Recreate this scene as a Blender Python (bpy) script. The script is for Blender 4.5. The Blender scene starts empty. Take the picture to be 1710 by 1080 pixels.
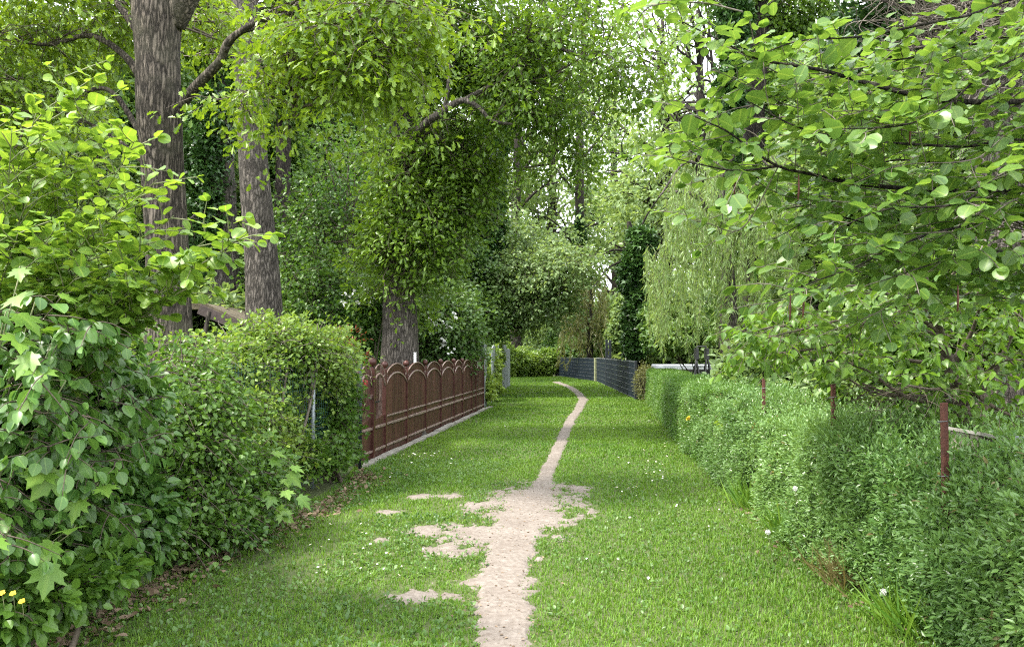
import bpy, math, random
import numpy as np
R_ = math.radians
scene = bpy.context.scene
COL = scene.collection

# ------------------------------------------------------------------ camera, light, exposure
FPX = 1342.0                       # focal length in pixels of a 1710 px wide picture
PITCH = R_(2.05)
CAMZ = 1.6
cam = bpy.data.cameras.new("camera")
cam.sensor_width = 36.0
cam.lens = FPX / 1710.0 * 36.0
cam.clip_end = 2000
cam.clip_start = 0.05
camo = bpy.data.objects.new("camera", cam)
camo.location = (0, 0, CAMZ)
camo.rotation_euler = (R_(90) + PITCH, 0, 0)
COL.objects.link(camo)
scene.camera = camo

SUN_EL, SUN_AZ = R_(58), R_(250)   # azimuth clockwise from +Y: from the left and a little behind
world = bpy.data.worlds.new("World")
scene.world = world
world.use_nodes = True
wn = world.node_tree
bg = wn.nodes["Background"]
sky = wn.nodes.new("ShaderNodeTexSky")
sky.sky_type = 'NISHITA'
sky.sun_disc = False
sky.sun_elevation = SUN_EL
sky.sun_rotation = SUN_AZ
sky.dust_density = 3.0
tc = wn.nodes.new("ShaderNodeTexCoord")
cn = wn.nodes.new("ShaderNodeTexNoise")
cn.inputs["Scale"].default_value = 2.2
cn.inputs["Detail"].default_value = 6
cr = wn.nodes.new("ShaderNodeValToRGB")
cr.color_ramp.elements[0].position = 0.30
cr.color_ramp.elements[0].color = (0.55, 0.55, 0.55, 1)
cr.color_ramp.elements[1].position = 0.62
cr.color_ramp.elements[1].color = (0.95, 0.95, 0.95, 1)
cm = wn.nodes.new("ShaderNodeMix")
cm.data_type = 'RGBA'
cm.inputs["B"].default_value = (9.0, 9.3, 9.6, 1)
wn.links.new(tc.outputs["Generated"], cn.inputs["Vector"])
wn.links.new(cn.outputs["Fac"], cr.inputs["Fac"])
wn.links.new(cr.outputs["Color"], cm.inputs["Factor"])
wn.links.new(sky.outputs["Color"], cm.inputs["A"])
wn.links.new(cm.outputs["Result"], bg.inputs["Color"])
bg.inputs["Strength"].default_value = 0.15

sun = bpy.data.lights.new("sun", 'SUN')
sun.energy = 2.6
sun.angle = R_(8)
sun.color = (1.0, 0.95, 0.86)
suno = bpy.data.objects.new("sun", sun)
sd = np.array([math.sin(SUN_AZ) * math.cos(SUN_EL), math.cos(SUN_AZ) * math.cos(SUN_EL), math.sin(SUN_EL)])
from mathutils import Vector
suno.rotation_euler = Vector(sd).to_track_quat('Z', 'Y').to_euler()
suno.location = (0, 0, 40)
COL.objects.link(suno)

scene.view_settings.view_transform = 'Standard'
scene.view_settings.look = 'None'
scene.view_settings.exposure = 1.8
scene.view_settings.gamma = 1.0
scene.render.engine = 'CYCLES'
cy = scene.cycles
cy.max_bounces = 8
cy.diffuse_bounces = 5
cy.transmission_bounces = 6
cy.glossy_bounces = 2
cy.sample_clamp_indirect = 6
cy.use_denoising = False
cy.filter_width = 1.15
try:
    cy.denoiser = 'OPENIMAGEDENOISE'
except Exception:
    pass
scene.render.use_persistent_data = False

# ------------------------------------------------------------------ helpers
def W(px, py, Y):
    """point at depth Y on the line of sight through a pixel of the 1710 x 1080 photo"""
    x = (px - 855.0) / FPX
    y = (540.0 - py) / FPX
    d = np.array([x, math.cos(PITCH) - y * math.sin(PITCH), math.sin(PITCH) + y * math.cos(PITCH)])
    return np.array([0, 0, CAMZ]) + d * (Y / d[1])

def G(px, py):
    x = (px - 855.0) / FPX
    y = (540.0 - py) / FPX
    d = np.array([x, math.cos(PITCH) - y * math.sin(PITCH), math.sin(PITCH) + y * math.cos(PITCH)])
    return np.array([0, 0, CAMZ]) + d * (-CAMZ / d[2])

def BL(px, py, Y, rx, ry, depth):
    """an ellipsoid: centre at a pixel and depth, half-width and half-height in pixels, half-depth in metres"""
    c = W(px, py, Y)
    return (c[0], c[1], c[2], rx * Y / FPX, depth, ry * Y / FPX)

def nrmz(v):
    return v / np.maximum(np.linalg.norm(v, axis=-1, keepdims=True), 1e-9)

def _hash(ix, iy, iz, seed):
    h = (ix * 374761393 + iy * 668265263 + iz * 2147483647 + seed * 974634777) & 0xFFFFFFFF
    h = ((h ^ (h >> 13)) * 1274126177) & 0xFFFFFFFF
    h = ((h ^ (h >> 16)) * 2246822519) & 0xFFFFFFFF
    return ((h ^ (h >> 15)) & 0xFFFFFF) / float(0xFFFFFF)

def noise(p, seed=0):
    p = np.asarray(p, dtype=np.float64)
    i = np.floor(p).astype(np.int64)
    f = p - i
    f = f * f * (3 - 2 * f)
    out = 0
    for dx in (0, 1):
        for dy in (0, 1):
            for dz in (0, 1):
                w = (f[:, 0] if dx else 1 - f[:, 0]) * (f[:, 1] if dy else 1 - f[:, 1]) * (f[:, 2] if dz else 1 - f[:, 2])
                out = out + w * _hash(i[:, 0] + dx, i[:, 1] + dy, i[:, 2] + dz, seed)
    return out

def noise2(x, y, freq, seed=0):
    x = np.atleast_1d(x); y = np.atleast_1d(y)
    return noise(np.stack([x * freq, y * freq, np.full_like(x, seed * 7.31)], 1), seed)

def ground_z(x, y):
    x = np.atleast_1d(np.asarray(x, float)); y = np.atleast_1d(np.asarray(y, float))
    return 0.05 * (noise2(x, y, 0.45, 3) - 0.5) + 0.02 * (noise2(x, y, 1.1, 4) - 0.5)

class MB:
    """collects many pieces and links them as one mesh object"""
    def __init__(self):
        self.v = []; self.a = []; self.loops = []; self.lens = []; self.mi = []; self.n = 0
    def add(self, verts, faces, attr=None, mat=0):
        """faces: list of index arrays (M, k) into verts"""
        verts = np.asarray(verts, float).reshape(-1, 3)
        if attr is None:
            attr = np.zeros_like(verts)
        self.v.append(verts); self.a.append(np.asarray(attr, float).reshape(-1, 3))
        for f in faces:
            f = np.asarray(f, np.int64)
            if f.size == 0: continue
            if f.ndim == 1: f = f[None]
            self.loops.append((f + self.n).ravel())
            self.lens.append(np.full(len(f), f.shape[1]))
            self.mi.append(np.full(len(f), mat))
        self.n += len(verts)
    def build(self, name, mats, parent=None, smooth=True, local=True):
        v = np.concatenate(self.v); a = np.concatenate(self.a)
        loops = np.concatenate(self.loops).astype(np.int32)
        lens = np.concatenate(self.lens).astype(np.int32)
        mi = np.concatenate(self.mi).astype(np.int32)
        if parent is not None and local:
            v = v - np.array(ORIG[parent.name])
        me = bpy.data.meshes.new(name)
        me.vertices.add(len(v)); me.vertices.foreach_set("co", v.astype(np.float32).ravel())
        me.loops.add(len(loops)); me.loops.foreach_set("vertex_index", loops)
        me.polygons.add(len(lens))
        starts = np.concatenate([[0], np.cumsum(lens)[:-1]]).astype(np.int32)
        me.polygons.foreach_set("loop_start", starts)
        me.polygons.foreach_set("material_index", mi)
        me.polygons.foreach_set("use_smooth", np.full(len(lens), bool(smooth)))
        at = me.attributes.new("leaf", 'FLOAT_VECTOR', 'POINT')
        at.data.foreach_set("vector", a.astype(np.float32).ravel())
        me.update(calc_edges=True)
        if not isinstance(mats, (list, tuple)): mats = [mats]
        for m in mats: me.materials.append(m)
        o = bpy.data.objects.new(name, me)
        COL.objects.link(o)
        if parent is not None: o.parent = parent
        ORIG[o.name] = ORIG[parent.name] if parent is not None else (0, 0, 0)
        return o

ORIG = {}

def tag(o, label=None, cat=None, group=None, kind=None):
    if label: o["label"] = label
    if cat: o["category"] = cat
    if group: o["group"] = group
    if kind: o["kind"] = kind
    return o

def thing(name, loc, label, cat, group=None):
    o = bpy.data.objects.new(name, None)
    o.empty_display_size = 0.2
    o.location = [float(c) for c in loc]
    COL.objects.link(o)
    ORIG[o.name] = tuple(float(c) for c in loc)
    return tag(o, label, cat, group)

def smooth_line(pts, n):
    """Catmull-Rom through rows of pts (any number of columns), n samples"""
    p = np.asarray(pts, float)
    if len(p) == 2:
        t = np.linspace(0, 1, n)[:, None]
        return p[0] * (1 - t) + p[1] * t
    q = np.vstack([2 * p[0] - p[1], p, 2 * p[-1] - p[-2]])
    u = np.linspace(0, len(p) - 1 - 1e-6, n)
    i = u.astype(int); t = (u - i)[:, None]
    a, b, c, d = q[i], q[i + 1], q[i + 2], q[i + 3]
    return 0.5 * (2 * b + (c - a) * t + (2 * a - 5 * b + 4 * c - d) * t ** 2 + (3 * b - a - 3 * c + d) * t ** 3)

def tubes(mb, P, Rr, S=4, mat=0, tint=0.5, bump=None, cap=True):
    """N polylines of K points each -> tubes"""
    P = np.asarray(P, float); Rr = np.asarray(Rr, float)
    if P.ndim == 2: P = P[None]; Rr = Rr[None]
    N, K, _ = P.shape
    T = np.gradient(P, axis=1) if K > 2 else np.repeat(P[:, 1:2] - P[:, 0:1], K, 1)
    T = nrmz(T)
    ov = nrmz(P[:, -1] - P[:, 0] + 1e-6)
    ref = np.where(np.abs(ov[:, 2:3]) > 0.8, np.array([[1.0, 0.13, 0]]), np.array([[0, 0, 1.0]]))[:, None, :]
    A = nrmz(ref - T * np.sum(ref * T, -1, keepdims=True))
    B = np.cross(T, A)
    ang = np.linspace(0, 2 * np.pi, S, endpoint=False)
    rad = Rr[:, :, None] * np.ones(S)
    if bump is not None: rad = rad * bump
    V = P[:, :, None, :] + rad[..., None] * (np.cos(ang)[:, None] * A[:, :, None, :] + np.sin(ang)[:, None] * B[:, :, None, :])
    seg = np.concatenate([np.zeros((N, 1)), np.cumsum(np.linalg.norm(np.diff(P, axis=1), axis=-1), 1)], 1)
    att = np.zeros((N, K, S, 3))
    att[..., 0] = tint
    att[..., 1] = ang / (2 * np.pi)
    att[..., 2] = seg[:, :, None]
    base = (np.arange(N) * K * S)[:, None, None]
    k = np.arange(K - 1)[None, :, None] * S
    s = np.arange(S)[None, None, :]; s2 = (s + 1) % S
    f = np.stack(np.broadcast_arrays(base + k + s, base + k + s2, base + k + S + s2, base + k + S + s), -1).reshape(-1, 4)
    faces = [f]
    if cap and S >= 3:
        top = base[:, 0] + (K - 1) * S + np.arange(S)[None, :]
        bot = base[:, 0] + np.arange(S)[None, ::-1]
        faces += [top, bot]
    mb.add(V.reshape(-1, 3), faces, att.reshape(-1, 3), mat)

def box(mb, c, half, X=(1, 0, 0), Y=(0, 1, 0), Z=(0, 0, 1), mat=0, tint=0.5):
    c = np.asarray(c, float); X = np.asarray(X, float); Y = np.asarray(Y, float); Z = np.asarray(Z, float)
    hx, hy, hz = half
    b = min(hx, hy, hz) * 0.18
    V = []; 
    # chamfered box: 24 vertices
    idx = {}
    for sx in (-1, 1):
        for sy in (-1, 1):
            for sz in (-1, 1):
                for ax in range(3):
                    e = [hx - b, hy - b, hz - b]
                    e[ax] += b
                    idx[(sx, sy, sz, ax)] = len(V)
                    V.append(c + X * sx * e[0] + Y * sy * e[1] + Z * sz * e[2])
    F4 = []; F3 = []
    sg = (-1, 1)
    for ax in range(3):
        o1, o2 = [a for a in range(3) if a != ax]
        for s in sg:
            def key(u, v):
                k = [0, 0, 0]; k[ax] = s; k[o1] = u; k[o2] = v
                return idx[(k[0], k[1], k[2], ax)]
            F4.append([key(-1, -1), key(1, -1), key(1, 1), key(-1, 1)])
    for ax in range(3):
        o1, o2 = [a for a in range(3) if a != ax]
        for u in sg:
            for v in sg:
                def key(s, w):
                    k = [0, 0, 0]; k[ax] = s; k[o1] = u; k[o2] = v
                    return idx[(k[0], k[1], k[2], w)]
                F4.append([key(-1, o1), key(1, o1), key(1, o2), key(-1, o2)])
    for sx in sg:
        for sy in sg:
            for sz in sg:
                F3.append([idx[(sx, sy, sz, a)] for a in range(3)])
    att = np.zeros((len(V), 3)); att[:, 0] = tint
    mb.add(V, [F4, F3], att, mat)

def beam(mb, p, q, w, h, up=(0, 0, 1), mat=0, tint=0.5):
    p = np.asarray(p, float); q = np.asarray(q, float)
    X = nrmz(q - p); Z = np.asarray(up, float); Z = nrmz(Z - X * np.dot(Z, X)); Y = np.cross(Z, X)
    box(mb, (p + q) / 2, (np.linalg.norm(q - p) / 2, w / 2, h / 2), X, Y, Z, mat, tint)

def lathe(mb, c, prof, S=16, mat=0):
    prof = np.asarray(prof, float)
    ang = np.linspace(0, 2 * np.pi, S, endpoint=False)
    V = np.stack([np.asarray(c)[0] + prof[:, 0:1] * np.cos(ang), np.asarray(c)[1] + prof[:, 0:1] * np.sin(ang), np.asarray(c)[2] + prof[:, 1:2] + 0 * ang], -1)
    K = len(prof)
    k = np.arange(K - 1)[:, None] * S; s = np.arange(S)[None]; s2 = (s + 1) % S
    f = np.stack([k + s, k + s2, k + S + s2, k + S + s], -1).reshape(-1, 4)
    mb.add(V.reshape(-1, 3), [f], None, mat)

def prism(mb, prof, o, t, n, thick, mat=0, tint=0.5):
    """profile (s, z) in the plane of t and up, extruded along n"""
    prof = np.asarray(prof, float); o = np.asarray(o, float); t = np.asarray(t, float); n = np.asarray(n, float)
    a = o + prof[:, 0:1] * t + prof[:, 1:2] * np.array([0, 0, 1.0])
    K = len(prof)
    V = np.vstack([a + n * thick / 2, a - n * thick / 2])
    i = np.arange(K); j = (i + 1) % K
    att = np.zeros((2 * K, 3)); att[:, 0] = tint
    mb.add(V, [np.arange(K), np.arange(2 * K - 1, K - 1, -1), np.stack([i, i + K, j + K, j], 1)], att, mat)

# ------------------------------------------------------------------ leaf templates
class Leaf:
    def __init__(self, verts, faces, hw):
        self.v = np.asarray(verts, float)
        by = {}
        for f in faces: by.setdefault(len(f), []).append(f)
        self.f = [np.asarray(x, np.int64) for x in by.values()]
        self.uv = np.stack([self.v[:, 0] / hw, self.v[:, 1]], 1)

def strip_leaf(st, hw, fold=0.25, curl=0.12, wave=0.0):
    """st: list of (v, relative half width); midrib down the middle, folded into a shallow V"""
    V = []; F = []
    rows = []
    for i, (v, w) in enumerate(st):
        z = -curl * v * v
        if w <= 0:
            V.append((0, v, z)); rows.append((len(V) - 1,))
        else:
            x = w * hw
            zz = z + fold * x + wave * (1 if i % 2 else -1) * x
            V += [(-x, v, zz), (0, v, z), (x, v, zz)]
            rows.append((len(V) - 3, len(V) - 2, len(V) - 1))
    for a, b in zip(rows, rows[1:]):
        if len(a) == 1 and len(b) == 3:
            F += [(a[0], b[1], b[0]), (a[0], b[2], b[1])]
        elif len(a) == 3 and len(b) == 1:
            F += [(a[0], a[1], b[0]), (a[1], a[2], b[0])]
        elif len(a) == 3:
            F += [(a[0], a[1], b[1], b[0]), (a[1], a[2], b[2], b[1])]
    return Leaf(V, F, hw)

OVAL = strip_leaf([(0, 0), (.05, .3), (.18, .75), (.4, 1), (.65, .93), (.85, .6), (.95, .25), (1, 0)], .36, .3, .16, .05)
ROUND = strip_leaf([(0, 0), (.04, .42), (.16, .82), (.38, 1), (.62, .98), (.82, .78), (.94, .45), (1, 0)], .43, .22, .12, .06)
POINT = strip_leaf([(0, 0), (.06, .4), (.22, .92), (.4, 1), (.62, .75), (.82, .35), (1, 0)], .31, .35, .22, .03)
MIDOV = strip_leaf([(0, 0), (.22, .85), (.55, 1), (.85, .5), (1, 0)], .33, .3, .15)
LANCE = strip_leaf([(0, 0), (.3, .9), (.65, .8), (1, 0)], .17, .35, .2)
PRIV = strip_leaf([(0, 0), (.35, 1), (.7, .75), (1, 0)], .2, .4, .12)
WILL = strip_leaf([(0, 0), (.4, 1), (1, 0)], .065, .2, .25)
DIAM = Leaf([(0, 0, 0), (.3, .5, .08), (0, 1, -.05), (-.3, .5, .08)], [(0, 1, 2), (0, 2, 3)], .3)

def lobed(out, hw, fold=.2, curl=.12):
    V = []; n = len(out)
    mid = [(0, v, -curl * v * v) for (x, v) in out if True]
    right = [(x, v, fold * x - curl * v * v) for (x, v) in out]
    left = [(-x, v, z) for (x, v, z) in right]
    # base and tip points lie on the midrib
    V = [(0, out[0][1], 0)] + right[1:-1] + [(0, out[-1][1], -curl)] + left[1:-1]
    m = n - 2
    base, tip = 0, m + 1
    F = [tuple([base] + list(range(1, m + 1)) + [tip]), tuple([base, tip] + list(range(2 * m + 1, m + 1, -1)))]
    return Leaf(V, F, hw)

OAK = lobed([(0, 0), (.05, .2), (.2, .33), (.11, .42), (.31, .62), (.17, .72), (.22, .9), (0, 1)], .31, .25, .2)

def maple():
    pts = [(0, 0), (.16, -.05), (.33, .02), (.27, .14), (.56, .3), (.42, .36), (.47, .5), (.6, .62), (.36, .58), (.2, .5), (.24, .72), (.15, .76), (0, 1.05)]
    right = pts; left = [(-x, y) for x, y in pts[-2:0:-1]]
    out = right + left
    V = [(x, y, .1 * abs(x) - .18 * (y * y + x * x * .6)) for x, y in out] + [(0, .32, 0.01)]
    c = len(V) - 1; n = len(out)
    F = [(c, i, (i + 1) % n) for i in range(n)]
    return Leaf(V, F, .6)
MAPLE = maple()
IVY = Leaf([(0, 0, 0), (.3, -.05, .02), (.48, .28, .04), (.2, .45, .0), (0, 1, -.12), (-.2, .45, .0), (-.48, .28, .04), (-.3, -.05, .02)],
           [(0, 1, 2, 3, 4), (0, 4, 5, 6, 7)], .48)

def leaves(mb, tm, pos, d, nrm, size, tint, width=None, mat=0):
    N = len(pos)
    if N == 0: return
    d = nrmz(np.asarray(d, float)); nrm = np.asarray(nrm, float)
    z = nrm - d * np.sum(nrm * d, -1, keepdims=True)
    z = nrmz(z + 1e-6)
    x = np.cross(d, z)
    size = np.broadcast_to(np.asarray(size, float), (N,))
    wv = np.ones(N) if width is None else width
    t = tm.v
    V = pos[:, None, :] + size[:, None, None] * ((t[None, :, 0:1] * wv[:, None, None]) * x[:, None, :] + t[None, :, 1:2] * d[:, None, :] + t[None, :, 2:3] * z[:, None, :])
    nv = len(t)
    att = np.zeros((N, nv, 3))
    att[..., 0] = np.broadcast_to(np.asarray(tint, float), (N,))[:, None]
    att[..., 1] = tm.uv[None, :, 0]; att[..., 2] = tm.uv[None, :, 1]
    off = (np.arange(N) * nv)[:, None, None]
    mb.add(V.reshape(-1, 3), [(f[None] + off).reshape(-1, f.shape[1]) for f in tm.f], att.reshape(-1, 3), mat)

def scatter(blobs, n, rng, fill=0.45, gap=None, lump=0.35):
    """points in a union of lumpy ellipsoids with the outward direction; fill 1 = whole volume, 0 = shell only"""
    b = np.asarray(blobs, float)
    w = (b[:, 3] * b[:, 4] * b[:, 5]) ** (2 / 3)
    k = rng.choice(len(b), n, p=w / w.sum())
    u = nrmz(rng.normal(size=(n, 3)))
    r = (1 - fill) + fill * rng.random(n) ** 0.5
    ln = noise(u * 2.1 + k[:, None] * 5.7, 11) * 0.6 + noise(u * 5.0 + k[:, None] * 3.3, 12) * 0.4
    r = r * (1 + lump * 2 * (ln - 0.5))
    off = u * r[:, None] * b[k, 3:6]
    p = b[k, 0:3] + off
    o = nrmz(u / b[k, 3:6])
    keep = p[:, 2] > 0.03
    if gap is not None:
        g = noise(p * gap[0], 21) * .65 + noise(p * gap[0] * 2.3, 22) * .35
        keep &= g > gap[1]
    return p[keep], o[keep]

UP = np.array([0, 0, 1.0])

def rosettes(mb, tm, p, o, K, size, rng, spread=.06, out=.6, droop=.25, flat=.8, tint=(0, 1), tn=1.2, mat=0, jitter=.3):
    n = len(p)
    P = np.repeat(p, K, 0); O = np.repeat(o, K, 0)
    N = len(P)
    rd = nrmz(rng.normal(size=(N, 3)))
    d = nrmz(O * out + rd * 0.9 - UP * droop)
    pos = P + rd * spread * rng.random((N, 1)) + d * spread * .4
    nr = UP * flat + O * .45 + rng.normal(size=(N, 3)) * .4
    tv = np.repeat(noise(p * tn, 31), K) * .55 + rng.random(N) * .45
    tv = tint[0] + (tint[1] - tint[0]) * np.clip(tv * 1.3 - .15, 0, 1)
    s = size * (1 + jitter * (rng.random(N) * 2 - 1))
    leaves(mb, tm, pos, d, nr, s, tv, mat=mat)

def twigs_to(mb, p, nodes, rng, m, r0=.012, r1=.003, S=3, K=5, sag=.15, mat=0, zdrop=0.3):
    """thin branches from the nearest limb points out to chosen foliage points"""
    if len(p) == 0: return
    q = p[rng.choice(len(p), min(m, len(p)), replace=False)]
    nd = np.asarray(nodes, float)
    dist = np.linalg.norm(q[:, None, :] - nd[None], axis=-1) + np.maximum(nd[None, :, 2] - q[:, None, 2], 0) * zdrop
    a = nd[np.argsort(dist, 1)[np.arange(len(q)), rng.integers(0, min(7, len(nd)), len(q))]]
    t = np.linspace(0, 1, K)[None, :, None]
    L = np.linalg.norm(q - a, axis=-1)[:, None, None]
    P = a[:, None] * (1 - t) + q[:, None] * t
    wob = rng.normal(size=(len(q), 1, 3)) * .13 * L * np.sin(np.pi * t) + rng.normal(size=(len(q), K, 3)) * .03 * L * np.sin(np.pi * t)
    P = P + wob + UP * sag * L * np.sin(np.pi * t)
    Rr = (r0 + (r1 - r0) * t[..., 0]) * np.clip(L[..., 0] / 1.2, .35, 2.2)
    tubes(mb, P, Rr, S, mat, cap=False)

# ------------------------------------------------------------------ materials
def new_mat(name):
    m = bpy.data.materials.new(name); m.use_nodes = True
    nt = m.node_tree
    return m, nt, nt.nodes["Principled BSDF"], nt.nodes["Material Output"]

def N(nt, t, **kw):
    n = nt.nodes.new(t)
    for k, v in kw.items(): setattr(n, k, v)
    return n

def leaf_mat(name, dark, light, rough=.42, trans=.38, spec=.5, rib=.35, under=1.25):
    m, nt, b, out = new_mat(name)
    at = N(nt, "ShaderNodeAttribute", attribute_name="leaf")
    sp = N(nt, "ShaderNodeSeparateXYZ")
    nt.links.new(at.outputs["Vector"], sp.inputs[0])
    mx = N(nt, "ShaderNodeMix", data_type='RGBA')
    mx.inputs["A"].default_value = (*dark, 1); mx.inputs["B"].default_value = (*light, 1)
    nt.links.new(sp.outputs[0], mx.inputs["Factor"])
    col = mx.outputs["Result"]
    if rib > 0:
        ab = N(nt, "ShaderNodeMath", operation='ABSOLUTE'); nt.links.new(sp.outputs[1], ab.inputs[0])
        # side veins: sawtooth of v + |u|
        ad = N(nt, "ShaderNodeMath", operation='MULTIPLY_ADD'); nt.links.new(ab.outputs[0], ad.inputs[0])
        ad.inputs[1].default_value = -.35
        nt.links.new(sp.outputs[2], ad.inputs[2])
        fr = N(nt, "ShaderNodeMath", operation='MULTIPLY'); nt.links.new(ad.outputs[0], fr.inputs[0]); fr.inputs[1].default_value = 7
        f2 = N(nt, "ShaderNodeMath", operation='FRACT'); nt.links.new(fr.outputs[0], f2.inputs[0])
        l1 = N(nt, "ShaderNodeMath", operation='LESS_THAN'); nt.links.new(ab.outputs[0], l1.inputs[0]); l1.inputs[1].default_value = .09
        l2 = N(nt, "ShaderNodeMath", operation='LESS_THAN'); nt.links.new(f2.outputs[0], l2.inputs[0]); l2.inputs[1].default_value = .16
        m2 = N(nt, "ShaderNodeMath", operation='MULTIPLY'); nt.links.new(l2.outputs[0], m2.inputs[0]); m2.inputs[1].default_value = .45
        ma = N(nt, "ShaderNodeMath", operation='MAXIMUM'); nt.links.new(l1.outputs[0], ma.inputs[0]); nt.links.new(m2.outputs[0], ma.inputs[1])
        mm = N(nt, "ShaderNodeMath", operation='MULTIPLY'); nt.links.new(ma.outputs[0], mm.inputs[0]); mm.inputs[1].default_value = rib
        m3 = N(nt, "ShaderNodeMix", data_type='RGBA'); nt.links.new(mm.outputs[0], m3.inputs["Factor"])
        nt.links.new(col, m3.inputs["A"])
        m3.inputs["B"].default_value = (min(1, light[0] * 1.8 + .03), min(1, light[1] * 1.5 + .03), light[2] * 1.5 + .02, 1)
        col = m3.outputs["Result"]
    nt.links.new(col, b.inputs["Base Color"])
    b.inputs["Roughness"].default_value = rough
    b.inputs["Specular IOR Level"].default_value = spec
    tr = N(nt, "ShaderNodeBsdfTranslucent")
    hs = N(nt, "ShaderNodeMix", data_type='RGBA', blend_type='MULTIPLY'); hs.inputs["Factor"].default_value = 1
    nt.links.new(col, hs.inputs["A"]); hs.inputs["B"].default_value = (1.55, 1.42, .85, 1)
    nt.links.new(hs.outputs["Result"], tr.inputs["Color"])
    ms = N(nt, "ShaderNodeMixShader"); ms.inputs[0].default_value = trans
    nt.links.new(b.outputs[0], ms.inputs[1]); nt.links.new(tr.outputs[0], ms.inputs[2])
    nt.links.new(ms.outputs[0], out.inputs["Surface"])
    return m

def bark_mat(name, dark, light, scale=22, zs=.16, moss=None, bump=.8):
    m, nt, b, out = new_mat(name)
    tcn = N(nt, "ShaderNodeTexCoord")
    mp = N(nt, "ShaderNodeMapping"); mp.inputs["Scale"].default_value = (1, 1, zs)
    nt.links.new(tcn.outputs["Object"], mp.inputs[0])
    ns = N(nt, "ShaderNodeTexNoise"); ns.inputs["Scale"].default_value = scale * .45; ns.inputs["Detail"].default_value = 5
    ns.inputs["Roughness"].default_value = .7
    nt.links.new(mp.outputs[0], ns.inputs["Vector"])
    sub = N(nt, "ShaderNodeVectorMath", operation='SUBTRACT'); sub.inputs[1].default_value = (.5, .5, .5)
    nt.links.new(ns.outputs["Color"], sub.inputs[0])
    scl = N(nt, "ShaderNodeVectorMath", operation='SCALE'); scl.inputs["Scale"].default_value = 2.6 / scale
    nt.links.new(sub.outputs[0], scl.inputs[0])
    add = N(nt, "ShaderNodeVectorMath", operation='ADD')
    nt.links.new(mp.outputs[0], add.inputs[0]); nt.links.new(scl.outputs[0], add.inputs[1])
    vo = N(nt, "ShaderNodeTexVoronoi", feature='DISTANCE_TO_EDGE'); vo.inputs["Scale"].default_value = scale
    nt.links.new(add.outputs[0], vo.inputs["Vector"])
    v2 = N(nt, "ShaderNodeTexVoronoi", feature='F1'); v2.inputs["Scale"].default_value = scale
    nt.links.new(add.outputs[0], v2.inputs["Vector"])
    n3 = N(nt, "ShaderNodeTexNoise"); n3.inputs["Scale"].default_value = scale * 2.2; n3.inputs["Detail"].default_value = 6
    n3.inputs["Roughness"].default_value = .7
    nt.links.new(mp.outputs[0], n3.inputs["Vector"])
    mr = N(nt, "ShaderNodeMapRange"); mr.inputs["From Max"].default_value = .30
    nt.links.new(vo.outputs["Distance"], mr.inputs["Value"])
    hh = N(nt, "ShaderNodeMath", operation='MULTIPLY_ADD'); hh.inputs[1].default_value = .9
    nt.links.new(n3.outputs["Fac"], hh.inputs[0]); nt.links.new(mr.outputs[0], hh.inputs[2])
    rp = N(nt, "ShaderNodeValToRGB")
    e = rp.color_ramp.elements
    e[0].position = .30; e[0].color = (*dark, 1)
    e[1].position = .85; e[1].color = (*light, 1)
    hs = N(nt, "ShaderNodeMath", operation='MULTIPLY'); hs.inputs[1].default_value = .62
    nt.links.new(hh.outputs[0], hs.inputs[0]); nt.links.new(hs.outputs[0], rp.inputs[0])
    # every ridge a little different
    sc = N(nt, "ShaderNodeSeparateColor"); nt.links.new(v2.outputs["Color"], sc.inputs[0])
    rr = N(nt, "ShaderNodeMapRange"); rr.inputs["To Min"].default_value = .7; rr.inputs["To Max"].default_value = 1.2
    nt.links.new(sc.outputs[0], rr.inputs["Value"])
    mv = N(nt, "ShaderNodeVectorMath", operation='SCALE'); nt.links.new(rp.outputs[0], mv.inputs[0]); nt.links.new(rr.outputs[0], mv.inputs["Scale"])
    n2 = N(nt, "ShaderNodeTexNoise"); n2.inputs["Scale"].default_value = 3.0; n2.inputs["Detail"].default_value = 5
    nt.links.new(tcn.outputs["Object"], n2.inputs["Vector"])
    mx = N(nt, "ShaderNodeMix", data_type='RGBA')
    r2 = N(nt, "ShaderNodeMapRange"); r2.inputs["From Min"].default_value = .48; r2.inputs["From Max"].default_value = .7
    nt.links.new(n2.outputs["Fac"], r2.inputs["Value"])
    mu = N(nt, "ShaderNodeMath", operation='MULTIPLY'); mu.inputs[1].default_value = .5
    nt.links.new(r2.outputs[0], mu.inputs[0]); nt.links.new(mu.outputs[0], mx.inputs["Factor"])
    nt.links.new(mv.outputs[0], mx.inputs["A"])
    mx.inputs["B"].default_value = (*(moss or [c * .7 for c in light]), 1)
    nt.links.new(mx.outputs["Result"], b.inputs["Base Color"])
    b.inputs["Roughness"].default_value = .9; b.inputs["Specular IOR Level"].default_value = .2
    bp = N(nt, "ShaderNodeBump"); bp.inputs["Strength"].default_value = bump; bp.inputs["Distance"].default_value = .03
    nt.links.new(hh.outputs[0], bp.inputs["Height"]); nt.links.new(bp.outputs[0], b.inputs["Normal"])
    return m

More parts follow.
